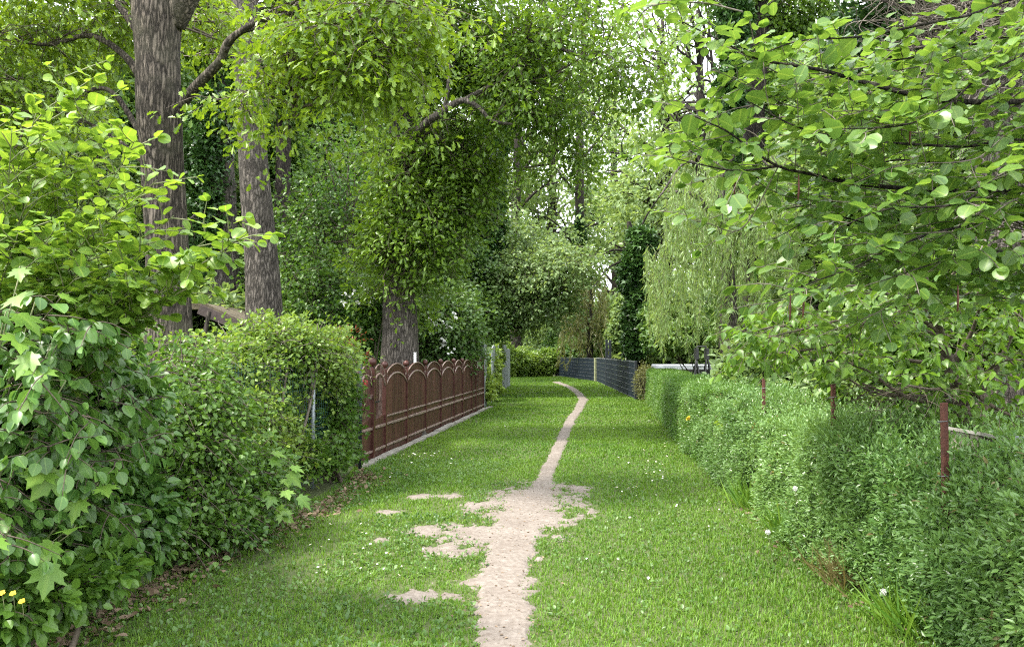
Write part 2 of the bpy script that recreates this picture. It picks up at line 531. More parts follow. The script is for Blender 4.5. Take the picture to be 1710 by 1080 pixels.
def plain(name, c1, c2, scale=6, rough=.6, metal=0, bump=.2, stretch=(1, 1, 1), detail=6, lo=.35, hi=.65, bscale=None, spec=.4):
    m, nt, b, out = new_mat(name)
    tcn = N(nt, "ShaderNodeTexCoord")
    mp = N(nt, "ShaderNodeMapping"); mp.inputs["Scale"].default_value = stretch
    nt.links.new(tcn.outputs["Object"], mp.inputs[0])
    ns = N(nt, "ShaderNodeTexNoise"); ns.inputs["Scale"].default_value = scale; ns.inputs["Detail"].default_value = detail
    ns.inputs["Roughness"].default_value = .65
    nt.links.new(mp.outputs[0], ns.inputs["Vector"])
    mr = N(nt, "ShaderNodeMapRange"); mr.inputs["From Min"].default_value = lo; mr.inputs["From Max"].default_value = hi
    nt.links.new(ns.outputs["Fac"], mr.inputs["Value"])
    mx = N(nt, "ShaderNodeMix", data_type='RGBA')
    mx.inputs["A"].default_value = (*c1, 1); mx.inputs["B"].default_value = (*c2, 1)
    nt.links.new(mr.outputs[0], mx.inputs["Factor"]); nt.links.new(mx.outputs["Result"], b.inputs["Base Color"])
    b.inputs["Roughness"].default_value = rough; b.inputs["Metallic"].default_value = metal
    b.inputs["Specular IOR Level"].default_value = spec
    if bump:
        n2 = N(nt, "ShaderNodeTexNoise"); n2.inputs["Scale"].default_value = bscale or scale * 4; n2.inputs["Detail"].default_value = 5
        nt.links.new(mp.outputs[0], n2.inputs["Vector"])
        bp = N(nt, "ShaderNodeBump"); bp.inputs["Strength"].default_value = bump; bp.inputs["Distance"].default_value = .02
        nt.links.new(n2.outputs["Fac"], bp.inputs["Height"]); nt.links.new(bp.outputs[0], b.inputs["Normal"])
    return m

M = {}
M['oak'] = leaf_mat("oak_leaf", (.055, .125, .008), (.200, .310, .020), rib=.2)
M['oak_deep'] = leaf_mat("oak_leaf_darker", (.040, .100, .009), (.130, .230, .018), rib=.2)  # oak leaf again in darker greens
M['hazel'] = leaf_mat("lime_green_leaf", (.085, .180, .025), (.235, .360, .045), rib=.3, trans=.42)
M['dogwood'] = leaf_mat("glossy_oval_leaf", (.034, .100, .018), (.115, .225, .042), rough=.36, rib=.3, trans=.3)
M['maple'] = leaf_mat("maple_leaf", (.075, .180, .025), (.170, .290, .045), rib=.15)
M['elder'] = leaf_mat("small_dark_leaf", (.032, .092, .015), (.120, .225, .030), rib=0)
M['climber'] = leaf_mat("climber_leaf", (.075, .160, .020), (.270, .370, .065), rib=0)
M['ivy'] = leaf_mat("ivy_leaf", (.018, .055, .013), (.070, .150, .032), rough=.32, trans=.15, rib=0)
M['privet'] = leaf_mat("privet_leaf", (.062, .145, .034), (.170, .290, .078), rough=.33, rib=.2, trans=.3)
M['trim'] = leaf_mat("clipped_hedge_leaf", (.048, .130, .016), (.140, .260, .040), rough=.38, rib=0, trans=.3)
M['alder'] = leaf_mat("alder_leaf", (.055, .130, .030), (.170, .280, .045), rough=.36, rib=.3, trans=.42)
M['fruit'] = leaf_mat("quince_leaf", (.045, .120, .014), (.140, .250, .030), rough=.4, rib=.25, trans=.42)
M['willow'] = leaf_mat("willow_leaf", (.105, .185, .050), (.255, .360, .120), rib=0, trans=.45)
M['far'] = leaf_mat("far_leaf", (.095, .170, .050), (.235, .330, .120), rib=0, trans=.42)  # greens paled and desaturated to put distance haze into the leaf colour
M['far_dark'] = leaf_mat("far_dark_leaf", (.045, .110, .022), (.130, .220, .045), rib=0, trans=.35)
M['brown_leaf'] = leaf_mat("withered_leaf", (.130, .100, .040), (.230, .210, .090), rib=0)
M['dry_willow'] = leaf_mat("olive_drooping_leaf", (.10, .11, .035), (.22, .24, .09), rib=0, trans=.4)
M['red_leaf'] = leaf_mat("red_leaf", (.10, .022, .012), (.24, .06, .025), rib=0)
M['grass'] = leaf_mat("grass_blade", (.058, .145, .013), (.190, .320, .036), rough=.5, rib=0, trans=.35, spec=.3)
M['weed'] = leaf_mat("weed_leaf", (.045, .110, .018), (.120, .220, .045), rib=0)
M['litter'] = leaf_mat("dry_leaf", (.09, .06, .035), (.27, .20, .14), rough=.8, rib=0, trans=.1, spec=.2)
M['bark_oak'] = bark_mat("oak_bark", (.016, .013, .010), (.145, .120, .097), 24, .15, moss=(.10, .095, .065))
M['bark_grey'] = bark_mat("grey_bark", (.035, .030, .026), (.175, .152, .132), 22, .2)
M['bark_dark'] = bark_mat("dark_bark", (.012, .010, .009), (.070, .058, .047), 24, .2)
M['twig'] = plain("twig", (.05, .038, .028), (.12, .095, .07), 20, .85, bump=.3)
M['twig_grey'] = plain("grey_twig", (.06, .05, .04), (.20, .17, .14), 14, .9, bump=.3)
M['twig_green'] = plain("green_twig", (.10, .13, .05), (.20, .20, .10), 20, .7, bump=.2)
M['core'] = plain("shade_dark_core", (.012, .022, .008), (.03, .05, .016), 12, .95, bump=.5)  # solid hedge filling for dense twigs, inner shade put into its dark colour
M['soil'] = plain("lawn_soil", (.042, .062, .016), (.090, .105, .036), 9, .95, bump=.5, lo=.3, hi=.7)
M['dirt'] = None
M['brown_metal'] = plain("brown_painted_metal", (.050, .017, .013), (.085, .032, .025), 9, .38, metal=.2, bump=.08)
M['brown_board'] = plain("brown_wood_board", (.036, .013, .010), (.090, .036, .027), 4, .5, bump=.15, stretch=(1, 1, .15), bscale=50)
M['pale_edge'] = plain("highlight_pale_rail", (.17, .105, .09), (.34, .25, .22), 14, .4, metal=.1, bump=.1)  # pale tone paints sky highlights onto the brown rails and arches
M['grey_wood'] = plain("weathered_grey_plank", (.16, .18, .19), (.36, .39, .40), 5, .85, bump=.5, stretch=(1, 1, .12), bscale=40)
M['dark_paint'] = plain("dark_painted_post", (.012, .016, .022), (.03, .036, .045), 8, .5, bump=.1)
M['strip'] = plain("dark_privacy_strip", (.004, .009, .014), (.009, .017, .025), 3, .75, bump=.06, spec=.12)
M['wire'] = plain("grey_wire", (.12, .14, .15), (.20, .22, .23), 10, .45, metal=.5, bump=0)
M['green_wire'] = plain("green_coated_wire", (.03, .10, .085), (.07, .17, .15), 10, .5, bump=0)
M['post_wood'] = plain("mossy_wood_post", (.16, .18, .09), (.30, .31, .18), 8, .85, bump=.4)
M['rust'] = plain("rusty_iron", (.045, .016, .011), (.12, .042, .028), 18, .8, bump=.5)
M['stone'] = plain("pale_concrete", (.18, .165, .14), (.33, .31, .27), 5, .9, bump=.4)
M['galv'] = plain("galvanised_tube", (.20, .23, .26), (.34, .37, .40), 6, .5, metal=.6, bump=.1)
M['roof'] = plain("brown_shed_roof", (.035, .024, .022), (.07, .048, .044), 6, .6, bump=.2)
M['roof_moss'] = plain("mossy_roof_felt", (.06, .05, .032), (.14, .115, .075), 9, .95, bump=.5)
M['shed_wall'] = plain("shed_board", (.15, .12, .09), (.28, .23, .18), 4, .85, bump=.3, stretch=(1, 1, 6))
M['tub'] = plain("grey_tub_panel", (.24, .26, .28), (.32, .34, .36), 4, .5, bump=.05)
M['lid'] = plain("pale_tub_lid", (.42, .47, .52), (.52, .56, .60), 3, .45, bump=.05)
M['black'] = plain("black_steel", (.012, .012, .013), (.03, .03, .03), 8, .45, bump=.05)
M['white'] = plain("white_petal", (.75, .75, .72), (.85, .85, .82), 8, .6, bump=0)
M['yellow'] = plain("yellow_petal", (.75, .48, .02), (.85, .62, .05), 8, .5, bump=0)
M['red'] = plain("red_petal", (.55, .02, .03), (.70, .06, .06), 8, .5, bump=0)
M['crate'] = plain("weathered_box_wood", (.14, .12, .10), (.30, .26, .21), 7, .9, bump=.4, stretch=(1, 1, 4))

def dirt_mat():
    m, nt, b, out = new_mat("trodden_dirt")
    tcn = N(nt, "ShaderNodeTexCoord")
    n1 = N(nt, "ShaderNodeTexNoise"); n1.inputs["Scale"].default_value = 2.2; n1.inputs["Detail"].default_value = 8; n1.inputs["Roughness"].default_value = .7
    n2 = N(nt, "ShaderNodeTexNoise"); n2.inputs["Scale"].default_value = 26; n2.inputs["Detail"].default_value = 6
    for n in (n1, n2): nt.links.new(tcn.outputs["Object"], n.inputs["Vector"])
    r = N(nt, "ShaderNodeValToRGB")
    e = r.color_ramp.elements
    e[0].position = .28; e[0].color = (.115, .088, .070, 1)
    e[1].position = .70; e[1].color = (.245, .213, .186, 1)
    x = r.color_ramp.elements.new(.5); x.color = (.17, .144, .123, 1)
    ad = N(nt, "ShaderNodeMath", operation='MULTIPLY_ADD'); ad.inputs[1].default_value = .55
    nt.links.new(n2.outputs["Fac"], ad.inputs[0])
    sb = N(nt, "ShaderNodeMath", operation='MULTIPLY'); sb.inputs[1].default_value = .5
    nt.links.new(n1.outputs["Fac"], sb.inputs[0]); nt.links.new(sb.outputs[0], ad.inputs[2])
    nt.links.new(ad.outputs[0], r.inputs[0])
    vo = N(nt, "ShaderNodeTexVoronoi"); vo.inputs["Scale"].default_value = 16; vo.inputs["Randomness"].default_value = 1
    nt.links.new(tcn.outputs["Object"], vo.inputs["Vector"])
    lt = N(nt, "ShaderNodeMapRange"); lt.inputs["From Min"].default_value = .1; lt.inputs["From Max"].default_value = .22; lt.inputs["To Min"].default_value = .55; lt.inputs["To Max"].default_value = 0
    nt.links.new(vo.outputs["Distance"], lt.inputs["Value"])
    mx = N(nt, "ShaderNodeMix", data_type='RGBA'); nt.links.new(lt.outputs[0], mx.inputs["Factor"])
    nt.links.new(r.outputs[0], mx.inputs["A"]); mx.inputs["B"].default_value = (.10, .075, .058, 1)
    nt.links.new(mx.outputs["Result"], b.inputs["Base Color"])
    b.inputs["Roughness"].default_value = .95; b.inputs["Specular IOR Level"].default_value = .15
    bp = N(nt, "ShaderNodeBump"); bp.inputs["Strength"].default_value = .9; bp.inputs["Distance"].default_value = .03
    nt.links.new(ad.outputs[0], bp.inputs["Height"]); nt.links.new(bp.outputs[0], b.inputs["Normal"])
    return m
M['dirt'] = dirt_mat()

# ------------------------------------------------------------------ ground, path, grass
def build_ground():
    xs = np.concatenate([[-160, -90, -50, -30, -20, -14, -10], np.arange(-8, 9, .25), [10, 14, 20, 30, 50, 90, 160]])
    ys = np.concatenate([[-120, -60, -30, -15, -8], np.arange(-5, 60, .25), [62, 66, 75, 90, 120, 160, 250]])
    X, Y = np.meshgrid(xs, ys)
    Z = ground_z(X.ravel(), Y.ravel())
    V = np.stack([X.ravel(), Y.ravel(), Z], 1)
    nx, ny = len(xs), len(ys)
    i = np.arange(ny - 1)[:, None] * nx + np.arange(nx - 1)[None]
    f = np.stack([i, i + 1, i + nx + 1, i + nx], -1).reshape(-1, 4)
    mb = MB(); mb.add(V, [f])
    tag(mb.build("ground", M['soil']), kind="structure")
build_ground()

PATH = [(845, 1160, 56), (845, 1080, 52), (842, 1010, 50), (846, 950, 48), (868, 900, 52), (885, 855, 56), (897, 825, 40), (909, 805, 22), (912, 790, 17), (925, 765, 16), (936, 740, 15),
        (943, 720, 13), (954, 700, 12), (968, 680, 11), (975, 668, 12), (965, 655, 9), (950, 645, 9), (928, 637, 10)]
_pg = np.array([[*G(a, b)[:2], w / FPX * G(a, b)[1]] for a, b, w in PATH])
PY, PX, PW = _pg[:, 1], _pg[:, 0], _pg[:, 2] * np.interp(_pg[:, 1], [6, 9, 14, 40], [.84, .74, .64, .66])
def pell(px, py, rx, ry):
    c = G(px, py); t = G(px, py - ry); b_ = G(px, py + ry)
    return (c[0], c[1], rx / FPX * c[1], (t[1] - b_[1]) / 2)
PATCH = [pell(880, 850, 62, 32), pell(810, 893, 66, 15), pell(735, 888, 46, 9), pell(755, 926, 40, 9), pell(905, 822, 62, 8), pell(755, 829, 26, 4), pell(700, 829, 14, 3), pell(685, 998, 44, 7),
         pell(822, 846, 50, 6), pell(905, 875, 48, 22), pell(960, 817, 34, 4), pell(640, 905, 14, 4), pell(925, 900, 30, 6), pell(780, 975, 26, 5), pell(650, 855, 20, 3)]
def dirt(x, y):
    x = np.asarray(x, float); y = np.asarray(y, float)
    cx = np.interp(y, PY, PX); w = np.interp(y, PY, PW)
    m = 1 - np.abs(x - cx) / w
    m = np.where(y > PY.max(), -1, m)
    for i, (a, b, rx, ry) in enumerate(PATCH):
        m = np.maximum(m, .42 * (1 - np.sqrt(((x - a) / (rx * 1.1)) ** 2 + ((y - b) / (ry * 1.1)) ** 2)) - .02)
    sc = np.clip(6 / np.maximum(y, 3), .3, 1.3)
    n = (noise(np.stack([x * 5, y * 3.2, 0 * x], 1), 41) - .5) * .6 + (noise(np.stack([x * 15, y * 10, 0 * x + 3], 1), 42) - .5) * .5 + (noise(np.stack([x * 42, y * 30, 0 * x + 9], 1), 43) - .5) * .7
    return m + n * np.clip(sc, .5, 1.0)

def build_path():
    rows = [1.6]
    while rows[-1] < 46.5: rows.append(rows[-1] + .024 * max(rows[-1], 4) / 5)
    ys = np.array(rows)
    off = np.linspace(-1.9, 1.3, 118)
    cx = np.interp(ys, PY, PX)
    X = cx[:, None] + off[None] * np.clip(np.interp(ys, [5, 9, 20, 46], [1, 1, .6, .6]), 0, 1)[:, None]
    Y = np.repeat(ys[:, None], len(off), 1)
    D = dirt(X.ravel(), Y.ravel())
    Z = ground_z(X.ravel(), Y.ravel()) + np.clip(D + .02, -.3, .22) * .07 + .008 * np.clip(D * 4, 0, 1) * (noise(np.stack([X.ravel() * 14, Y.ravel() * 14, 0 * X.ravel()], 1), 5) - .5)
    V = np.stack([X.ravel(), Y.ravel(), Z], 1)
    ny, nx = X.shape
    i = np.arange(ny - 1)[:, None] * nx + np.arange(nx - 1)[None]
    f = np.stack([i, i + 1, i + nx + 1, i + nx], -1).reshape(-1, 4)
    f = f[(D[f] > -.14).any(1)]
    mb = MB(); mb.add(V, [f])
    tag(mb.build("dirt_path", M['dirt']), kind="structure")
build_path()

def lane_left(y):  return np.interp(y, [2, 4.65, 6.67, 7.9, 10.1, 11.5, 23.3, 41, 52], [-2.75, -2.6, -2.3, -2.12, -2.0, -2.1, -.80, -.3, -.2])
def lane_right(y): return np.interp(y, [2, 5.2, 7.1, 9.7, 13.7, 27, 45, 55], [2.3, 2.4, 2.45, 2.65, 3.0, 4.5, 5.0, 3.3])

def build_grass():
    rng = np.random.default_rng(5)
    mb = MB()
    bands = [(2.4, 5.5, 5200, .052, .0032), (5.5, 8, 4200, .050, .0036), (8, 12, 2300, .048, .0050), (12, 18, 1200, .050, .0075), (18, 28, 600, .055, .012), (28, 53, 240, .06, .022)]
    for y0, y1, dens, L, wd in bands:
        x0, x1 = -3.2, 3.6
        if y0 >= 12: x0, x1 = -2.4, 4.9
        n = int(dens * (x1 - x0) * (y1 - y0))
        x = rng.uniform(x0, x1, n); y = rng.uniform(y0, y1, n)
        dm = dirt(x, y)
        k = (x > lane_left(y) - .12) & (x < lane_right(y) + .15)
        thin = noise2(x, y, 1.3, 8) * .6 + noise2(x, y, 4.5, 9) * .4
        leftweed = np.clip(-(x + .3) / 1.2, 0, 1) * np.clip((11 - y) / 3, 0, 1)
        k &= rng.random(n) < np.clip(.86 + 1.2 * (thin - .34) - .42 * leftweed, .10, 1)
        k &= rng.random(n) < np.clip(np.where(dm < 0, .9 - 0.0 * dm, .62 * np.exp(-dm * 7)), .015, 1) * np.where(dm < 0, np.clip(.32 - dm * 2.2, .32, 1.1), 1)
        x, y, dm, thin = x[k], y[k], dm[k], thin[k]
        n = len(x)
        z = ground_z(x, y)
        edge = np.clip((-dm + .05) / .6, 0, 1)
        big = noise2(x, y, .55, 15)
        h = .74 * L * (.4 + .8 * rng.random(n) ** 1.4) * (.6 + .4 * edge) * (.75 + .6 * big)
        az = rng.uniform(0, 2 * np.pi, n); lean = np.abs(rng.normal(0, .5, n)) + .12
        d1 = np.stack([np.cos(az), np.sin(az), 0 * az], 1)
        side = np.stack([-np.sin(az), np.cos(az), 0 * az], 1)
        b0 = np.stack([x, y, z], 1)
        wv = (wd * (.7 + .6 * rng.random(n)))[:, None]
        mid = b0 + d1 * (h * lean * .35)[:, None] + UP * (h * .55)[:, None]
        tip = b0 + d1 * (h * lean)[:, None] + UP * (h * (1 - .25 * lean))[:, None]
        V = np.stack([b0 - side * wv, b0 + side * wv, mid + side * wv * .75, mid - side * wv * .75, tip], 1)
        tint = np.clip(.15 + .5 * rng.random(n) + .55 * (noise2(x, y, .8, 17) - .5) + .35 * (noise2(x, y, 3.1, 18) - .5), 0, 1)
        att = np.zeros((n, 5, 3)); att[..., 0] = tint[:, None]
        o = (np.arange(n) * 5)[:, None]
        mb.add(V.reshape(-1, 3), [o + np.array([0, 1, 2, 3]), o + np.array([3, 2, 4])], att.reshape(-1, 3))
    o = mb.build("grass", M['grass'])
    tag(o, "mown green grass covering the lane on both sides of the dirt path", "grass", kind="stuff")
    # broad-leaved lawn weeds (plantain, clover) among the grass, mostly on the left
    mb = MB()
    n = 12000
    x = rng.uniform(-2.5, 2.3, n); y = 3 + 9 * rng.random(n) ** 1.2
    dm = dirt(x, y)
    k = (x > lane_left(y)) & (x < lane_right(y)) & (dm < .02) & (rng.random(n) < np.where(x < 0, 1, .3)) & (noise2(x, y, 1.1, 19) > .38)
    x, y = x[k], y[k]
    p = np.stack([x, y, ground_z(x, y) + .012], 1)
    rosettes(mb, MIDOV, p, np.tile(UP, (len(p), 1)), 4, .027, rng, .02, .3, 0, 1, (.1, 1))
    tag(mb.build("clover", M['weed']), "low broad-leaved weeds and clover between the grass blades", "weeds", kind="stuff")
    # dry leaf litter at the foot of the left hedge and bits on the path
    mb = MB()
    n = 1500
    y = rng.uniform(3.4, 11, n); x = lane_left(y) + np.abs(rng.normal(0, .16, n)) * 1.2 - .05 + .1 * noise2(y, y, 1.2, 6)
    n2 = 520
    y2 = rng.uniform(3, 9.5, n2); x2 = np.interp(y2, PY, PX) + rng.normal(0, .22, n2)
    n3 = 260
    y3 = rng.uniform(3.2, 9, n3); x3 = lane_right(y3) - np.abs(rng.normal(0, .16, n3))
    xx = np.concatenate([x, x2, x3]); yy = np.concatenate([y, y2, y3])
    p = np.stack([xx, yy, ground_z(xx, yy) + np.where(np.arange(len(xx)) < n, .022, .018)], 1)
    N_ = len(p)
    d = nrmz(np.stack([rng.normal(size=N_), rng.normal(size=N_), rng.normal(size=N_) * .25], 1))
    nr = nrmz(UP + rng.normal(size=(N_, 3)) * .35)
    sz = np.concatenate([rng.uniform(.03, .07, n), rng.uniform(.008, .026, n2), rng.uniform(.03, .06, n3)])
    leaves(mb, MIDOV, p, d, nr, sz, rng.random(N_))
    tag(mb.build("leaf_litter", M['litter']), "dry brown leaves scattered at the foot of the hedges", "leaf litter", kind="stuff")
build_grass()

# ------------------------------------------------------------------ plants: general builders
def limb_nodes(lines):
    return np.concatenate([smooth_line(l, 24)[:, :3] for l in lines])

def trunk_mesh(mb, pts, S=28, K=70, rough=.05, flare=0.0, mat=0, seed=1):
    """pts rows: x, y, z, r"""
    q = smooth_line(pts, K)
    ang = np.linspace(0, 2 * np.pi, S, endpoint=False)
    A, Zg = np.meshgrid(ang, np.arange(K) / K * 9)
    bump = 1 + rough * 2 * (noise(np.stack([np.cos(A).ravel() * 1.6, np.sin(A).ravel() * 1.6, Zg.ravel()], 1), seed) - .5).reshape(K, S) \
             + rough * 1.0 * (noise(np.stack([np.cos(A).ravel() * 6, np.sin(A).ravel() * 6, Zg.ravel() * 1.2], 1), seed + 1) - .5).reshape(K, S)
    if flare:
        zz = q[:, 2]
        fl = 1 + flare * np.exp(-np.maximum(zz, 0) / .35)
        bump = bump * fl[:, None]
    tubes(mb, q[:, :3], np.maximum(q[:, 3], .002), S, mat, bump=bump[None])

def T(px, py, Y, wpx):
    """trunk node: pixel position, depth and width in pixels"""
    c = W(px, py, Y)
    return [*c, wpx * Y / FPX / 2]

def foliage(name, mat, parent, blobs, n, K, size, tm, rng, fill=.6, gap=None, **kw):
    mb = MB()
    p, o = scatter(blobs, n, rng, fill, gap, kw.pop('lump', .35))
    rosettes(mb, tm, p, o, K, size, rng, **kw)
    ob = mb.build(name, M[mat], parent, smooth=False)
    return p, ob

def spray_crown(name, mat, parent, blobs, nt, rng, L=(.4, .95), nodes=6, K=4, size=.09, tm=None, droop=.15, spread=.07, gap=None, tint=(0, 1), twigmat='twig', nodes_from=None, link=300, r0=.014, soft=.52, tn=.8):
    """crown of flat leafy sprays: every spray is a short twig with leaf tufts along both sides"""
    b = np.asarray(blobs, float)
    w = (b[:, 3] * b[:, 4] * b[:, 5]) ** (2 / 3)
    k = rng.choice(len(b), nt, p=w / w.sum())
    g = rng.normal(size=(nt, 3)); ln = np.linalg.norm(g, axis=1, keepdims=True); g = g / ln * np.minimum(ln * soft, 1.25)
    p = b[k, 0:3] + g * b[k, 3:6]
    o = nrmz(g / b[k, 3:6])
    keep = p[:, 2] > .3
    if gap is not None:
        q = noise(p * gap[0], 21) * .65 + noise(p * gap[0] * 2.6, 22) * .35
        keep &= q > gap[1]
    p, o = p[keep], o[keep]; n = len(p)
    d = nrmz(o * [1, 1, .45] * .8 + rng.normal(size=(n, 3)) * [.6, .6, .3] - UP * droop)
    sd = nrmz(np.cross(d, UP) + rng.normal(size=(n, 3)) * .25)
    ll = rng.uniform(L[0], L[1], n)[:, None, None]
    t = np.linspace(0, 1, nodes)[None, :, None]
    P = p[:, None] + d[:, None] * ll * t - UP * ll * (.28 + droop * .5) * t ** 2 + rng.normal(size=(n, nodes, 3)) * .03 * ll * t
    alt = (np.where(np.arange(nodes) % 2, 1, -1)[None, :, None]) * (.34 * (1 - .6 * t)) * ll
    Q = (P + sd[:, None] * alt)[:, 1:].reshape(-1, 3)
    O = nrmz((d[:, None] * .7 + sd[:, None] * np.sign(alt) * .7) + 0 * P)[:, 1:].reshape(-1, 3)
    mb = MB()
    rosettes(mb, tm, Q, O, K, size, rng, spread, .75, droop * .8, .9, tint, tn=tn)
    ob = mb.build(name, M[mat], parent, smooth=False)
    mb = MB()
    tubes(mb, P, np.tile(np.linspace(.0055, .0018, nodes), (n, 1)), 3, cap=False)
    if nodes_from is not None: twigs_to(mb, p, nodes_from, rng, link, r0, .005, 4, zdrop=.1)
    mb.build("twigs", M[twigmat], parent)
    return p, ob

def shrub(name, label, cat, base, blobs, mat, n, K, size, tm, seed, group=None, stems=7, twig='twig', twn=60, r0=.014, fill=.6, gap=None, sp=None, **kw):
    rng = np.random.default_rng(seed)
    t = thing(name, base, label, cat, group)
    if sp is not None: p, _ = spray_crown("foliage", mat, t, blobs, n, rng, size=size, tm=tm, K=K, gap=gap, twigmat=twig, **{**kw, **sp})
    else: p, _ = foliage("foliage", mat, t, blobs, n, K, size, tm, rng, fill, gap, **kw)
    mb = MB(); lines = []
    b = np.asarray(blobs)
    for i in range(stems):
        k = b[i % len(b)]
        s = np.array(base) + [rng.normal(0, .12), rng.normal(0, .12), -.05]
        e = k[:3] + rng.normal(size=3) * k[3:6] * .4
        mid = (s + e) / 2 + rng.normal(size=3) * .1 + np.array([0, 0, .1])
        L = [[*s, .022], [*mid, .015], [*e, .005]]
        lines.append(L)
        tubes(mb, smooth_line(L, 12)[:, :3], smooth_line(L, 12)[:, 3], 6)
    twigs_to(mb, p, limb_nodes(lines), rng, twn, r0, .003)
    mb.build("stems", M[twig], t)
    return t

def tree(name, label, base, trunk, limbs, blobs, bark, mat, n, K, size, tm, seed, group=None, twn=150, S=24, flare=.15, fill=.75, gap=None, crown2=None, r0=.016, twS=3, rough=.05, twigmat='twig', cat="tree", zdrop=.3, sp=None, **kw):
    rng = np.random.default_rng(seed)
    t = thing(name, base, label, cat, group)
    mb = MB(); trunk_mesh(mb, trunk, S, 80, rough, flare, seed=seed)
    mb.build("trunk", M[bark], t)
    lines = [[r for r in trunk]]
    for L in limbs:
        mb = MB(); trunk_mesh(mb, L, 10, 36, .06, 0, seed=seed + 3)
        mb.build("limb", M[bark], t)
        lines.append(L)
    if blobs and sp is not None:
        spray_crown("crown", mat, t, blobs, n, rng, size=size, tm=tm, nodes_from=limb_nodes(lines), link=twn, gap=gap, K=K, r0=r0, **sp)
    elif blobs:
        p, _ = foliage("crown", mat, t, blobs, n, K, size, tm, rng, fill, gap, **kw)
        if twn:
            mb = MB(); twigs_to(mb, p, limb_nodes(lines), rng, twn, r0, .003, twS, zdrop=zdrop)
            mb.build("twigs", M[twigmat], t)
    return t

def spray(poly, r0, rng, LV, TW, depth=1, spacing=.06, length=.35, leaf=.08, side=.8, up=.15, droop=0., start=.0, flat=1.0, hang=0., first=0):
    """alternate leaves (depth 0) or leafy side twigs (depth 1, 2) along a branch"""
    q = smooth_line(poly, max(6, int(np.linalg.norm(np.diff(np.asarray(poly)[:, :3], axis=0), axis=1).sum() / .04)))[:, :3]
    seg = np.concatenate([[0], np.cumsum(np.linalg.norm(np.diff(q, axis=0), axis=1))])
    Lt = seg[-1]
    TW.append((q, np.linspace(r0, max(r0 * .25, .0016), len(q))))
    s = Lt * start + spacing * rng.random()
    sg = 1 if rng.random() < .5 else -1
    while s < Lt:
        f = s / Lt
        p = np.array([np.interp(s, seg, q[:, c]) for c in range(3)])
        p2 = np.array([np.interp(min(s + .03, Lt), seg, q[:, c]) for c in range(3)])
        p1 = np.array([np.interp(max(s - .03, 0), seg, q[:, c]) for c in range(3)])
        t = nrmz(p2 - p1)
        sv = np.cross(t, UP)
        if np.linalg.norm(sv) < .2: sv = nrmz(rng.normal(size=3))
        sv = nrmz(sv) * sg
        sv = nrmz(sv + UP * rng.normal(0, .45))
        d = nrmz(t * .65 + sv * side + UP * (up + rng.normal(0, .18)) - UP * droop)
        if depth > 0:
            L = length * (.45 + .75 * rng.random()) * (1 - .45 * f)
            e = p + d * L; m = p + d * L * .5 + np.array([0, 0, .04 * L]) + rng.normal(size=3) * .04 * L
            e = e - UP * droop * L * .4
            spray([p, m, e], r0 * .5, rng, LV, TW, depth - 1, spacing if depth == 1 else spacing, length * .55, leaf, side, up, droop, .08, flat, hang)
            if depth == 1 and f > .2 and rng.random() < .6:
                LV.append((p, nrmz(d + rng.normal(size=3) * .4 - UP * hang), UP * flat + rng.normal(size=3) * .35, leaf * (.7 + .5 * rng.random())))
        else:
            dd = nrmz(d + rng.normal(size=3) * .18 - UP * hang * (.6 + .8 * rng.random()))
            LV.append((p + dd * leaf * .12, dd, UP * flat + rng.normal(size=3) * .33, leaf * (.6 + .6 * rng.random()) * (1.1 - .35 * f)))
        sg = -sg
        s += (spacing if depth == 0 else spacing * 1.5) * (.7 + .6 * rng.random())
    if depth == 0:
        t = nrmz(q[-1] - q[-3])
        for k in range(2):
            LV.append((q[-1], nrmz(t + rng.normal(size=3) * .3 - UP * hang * .6), UP * flat + rng.normal(size=3) * .3, leaf * (.5 + .35 * rng.random())))

def build_sprays(LV, TW, tm, mat, twig, parent, rng, tint=(0, 1), lname="foliage", tname="twigs", young=None, width=True):
    pos = np.array([l[0] for l in LV]); d = np.array([l[1] for l in LV]); nr = np.array([l[2] for l in LV]); s = np.array([l[3] for l in LV])
    tv = noise(pos * 2.2, 33) * .4 + rng.random(len(pos)) * .6
    if young is not None: tv = tv * .75 + young(pos) * .5
    tv = tint[0] + (tint[1] - tint[0]) * np.clip(tv, 0, 1)
    mb = MB(); leaves(mb, tm, pos, d, nr, s, tv, 0.85 + .3 * rng.random(len(pos)))
    lo = mb.build(lname, M[mat], parent)
    mb = MB()
    by = {}
    for q, r in TW: by.setdefault(len(q), []).append((q, r))
    for k, L in by.items():
        P = np.array([x[0] for x in L]); Rr = np.array([x[1] for x in L])
        tubes(mb, P, Rr, 5 if Rr.max() > .006 else 4)
    mb.build(tname, M[twig], parent)
    return lo
#SPLIT
# ------------------------------------------------------------------ brown arched fence on the left
FD = nrmz(np.array([.119, 1.0, 0])); FN = np.array([FD[1], -FD[0], 0])     # along the fence, and its face towards the lane
def FP(Y, z=0.0, off=0.0): return np.array([-3.508 + .119 * Y, Y, z]) + FN * off
def arc(s0, s1, zs, za, n=17, flat=.0):
    u = np.linspace(0, 1, n)
    return s0 + (s1 - s0) * u, zs + (za - zs) * np.sin(np.pi * u) ** .62

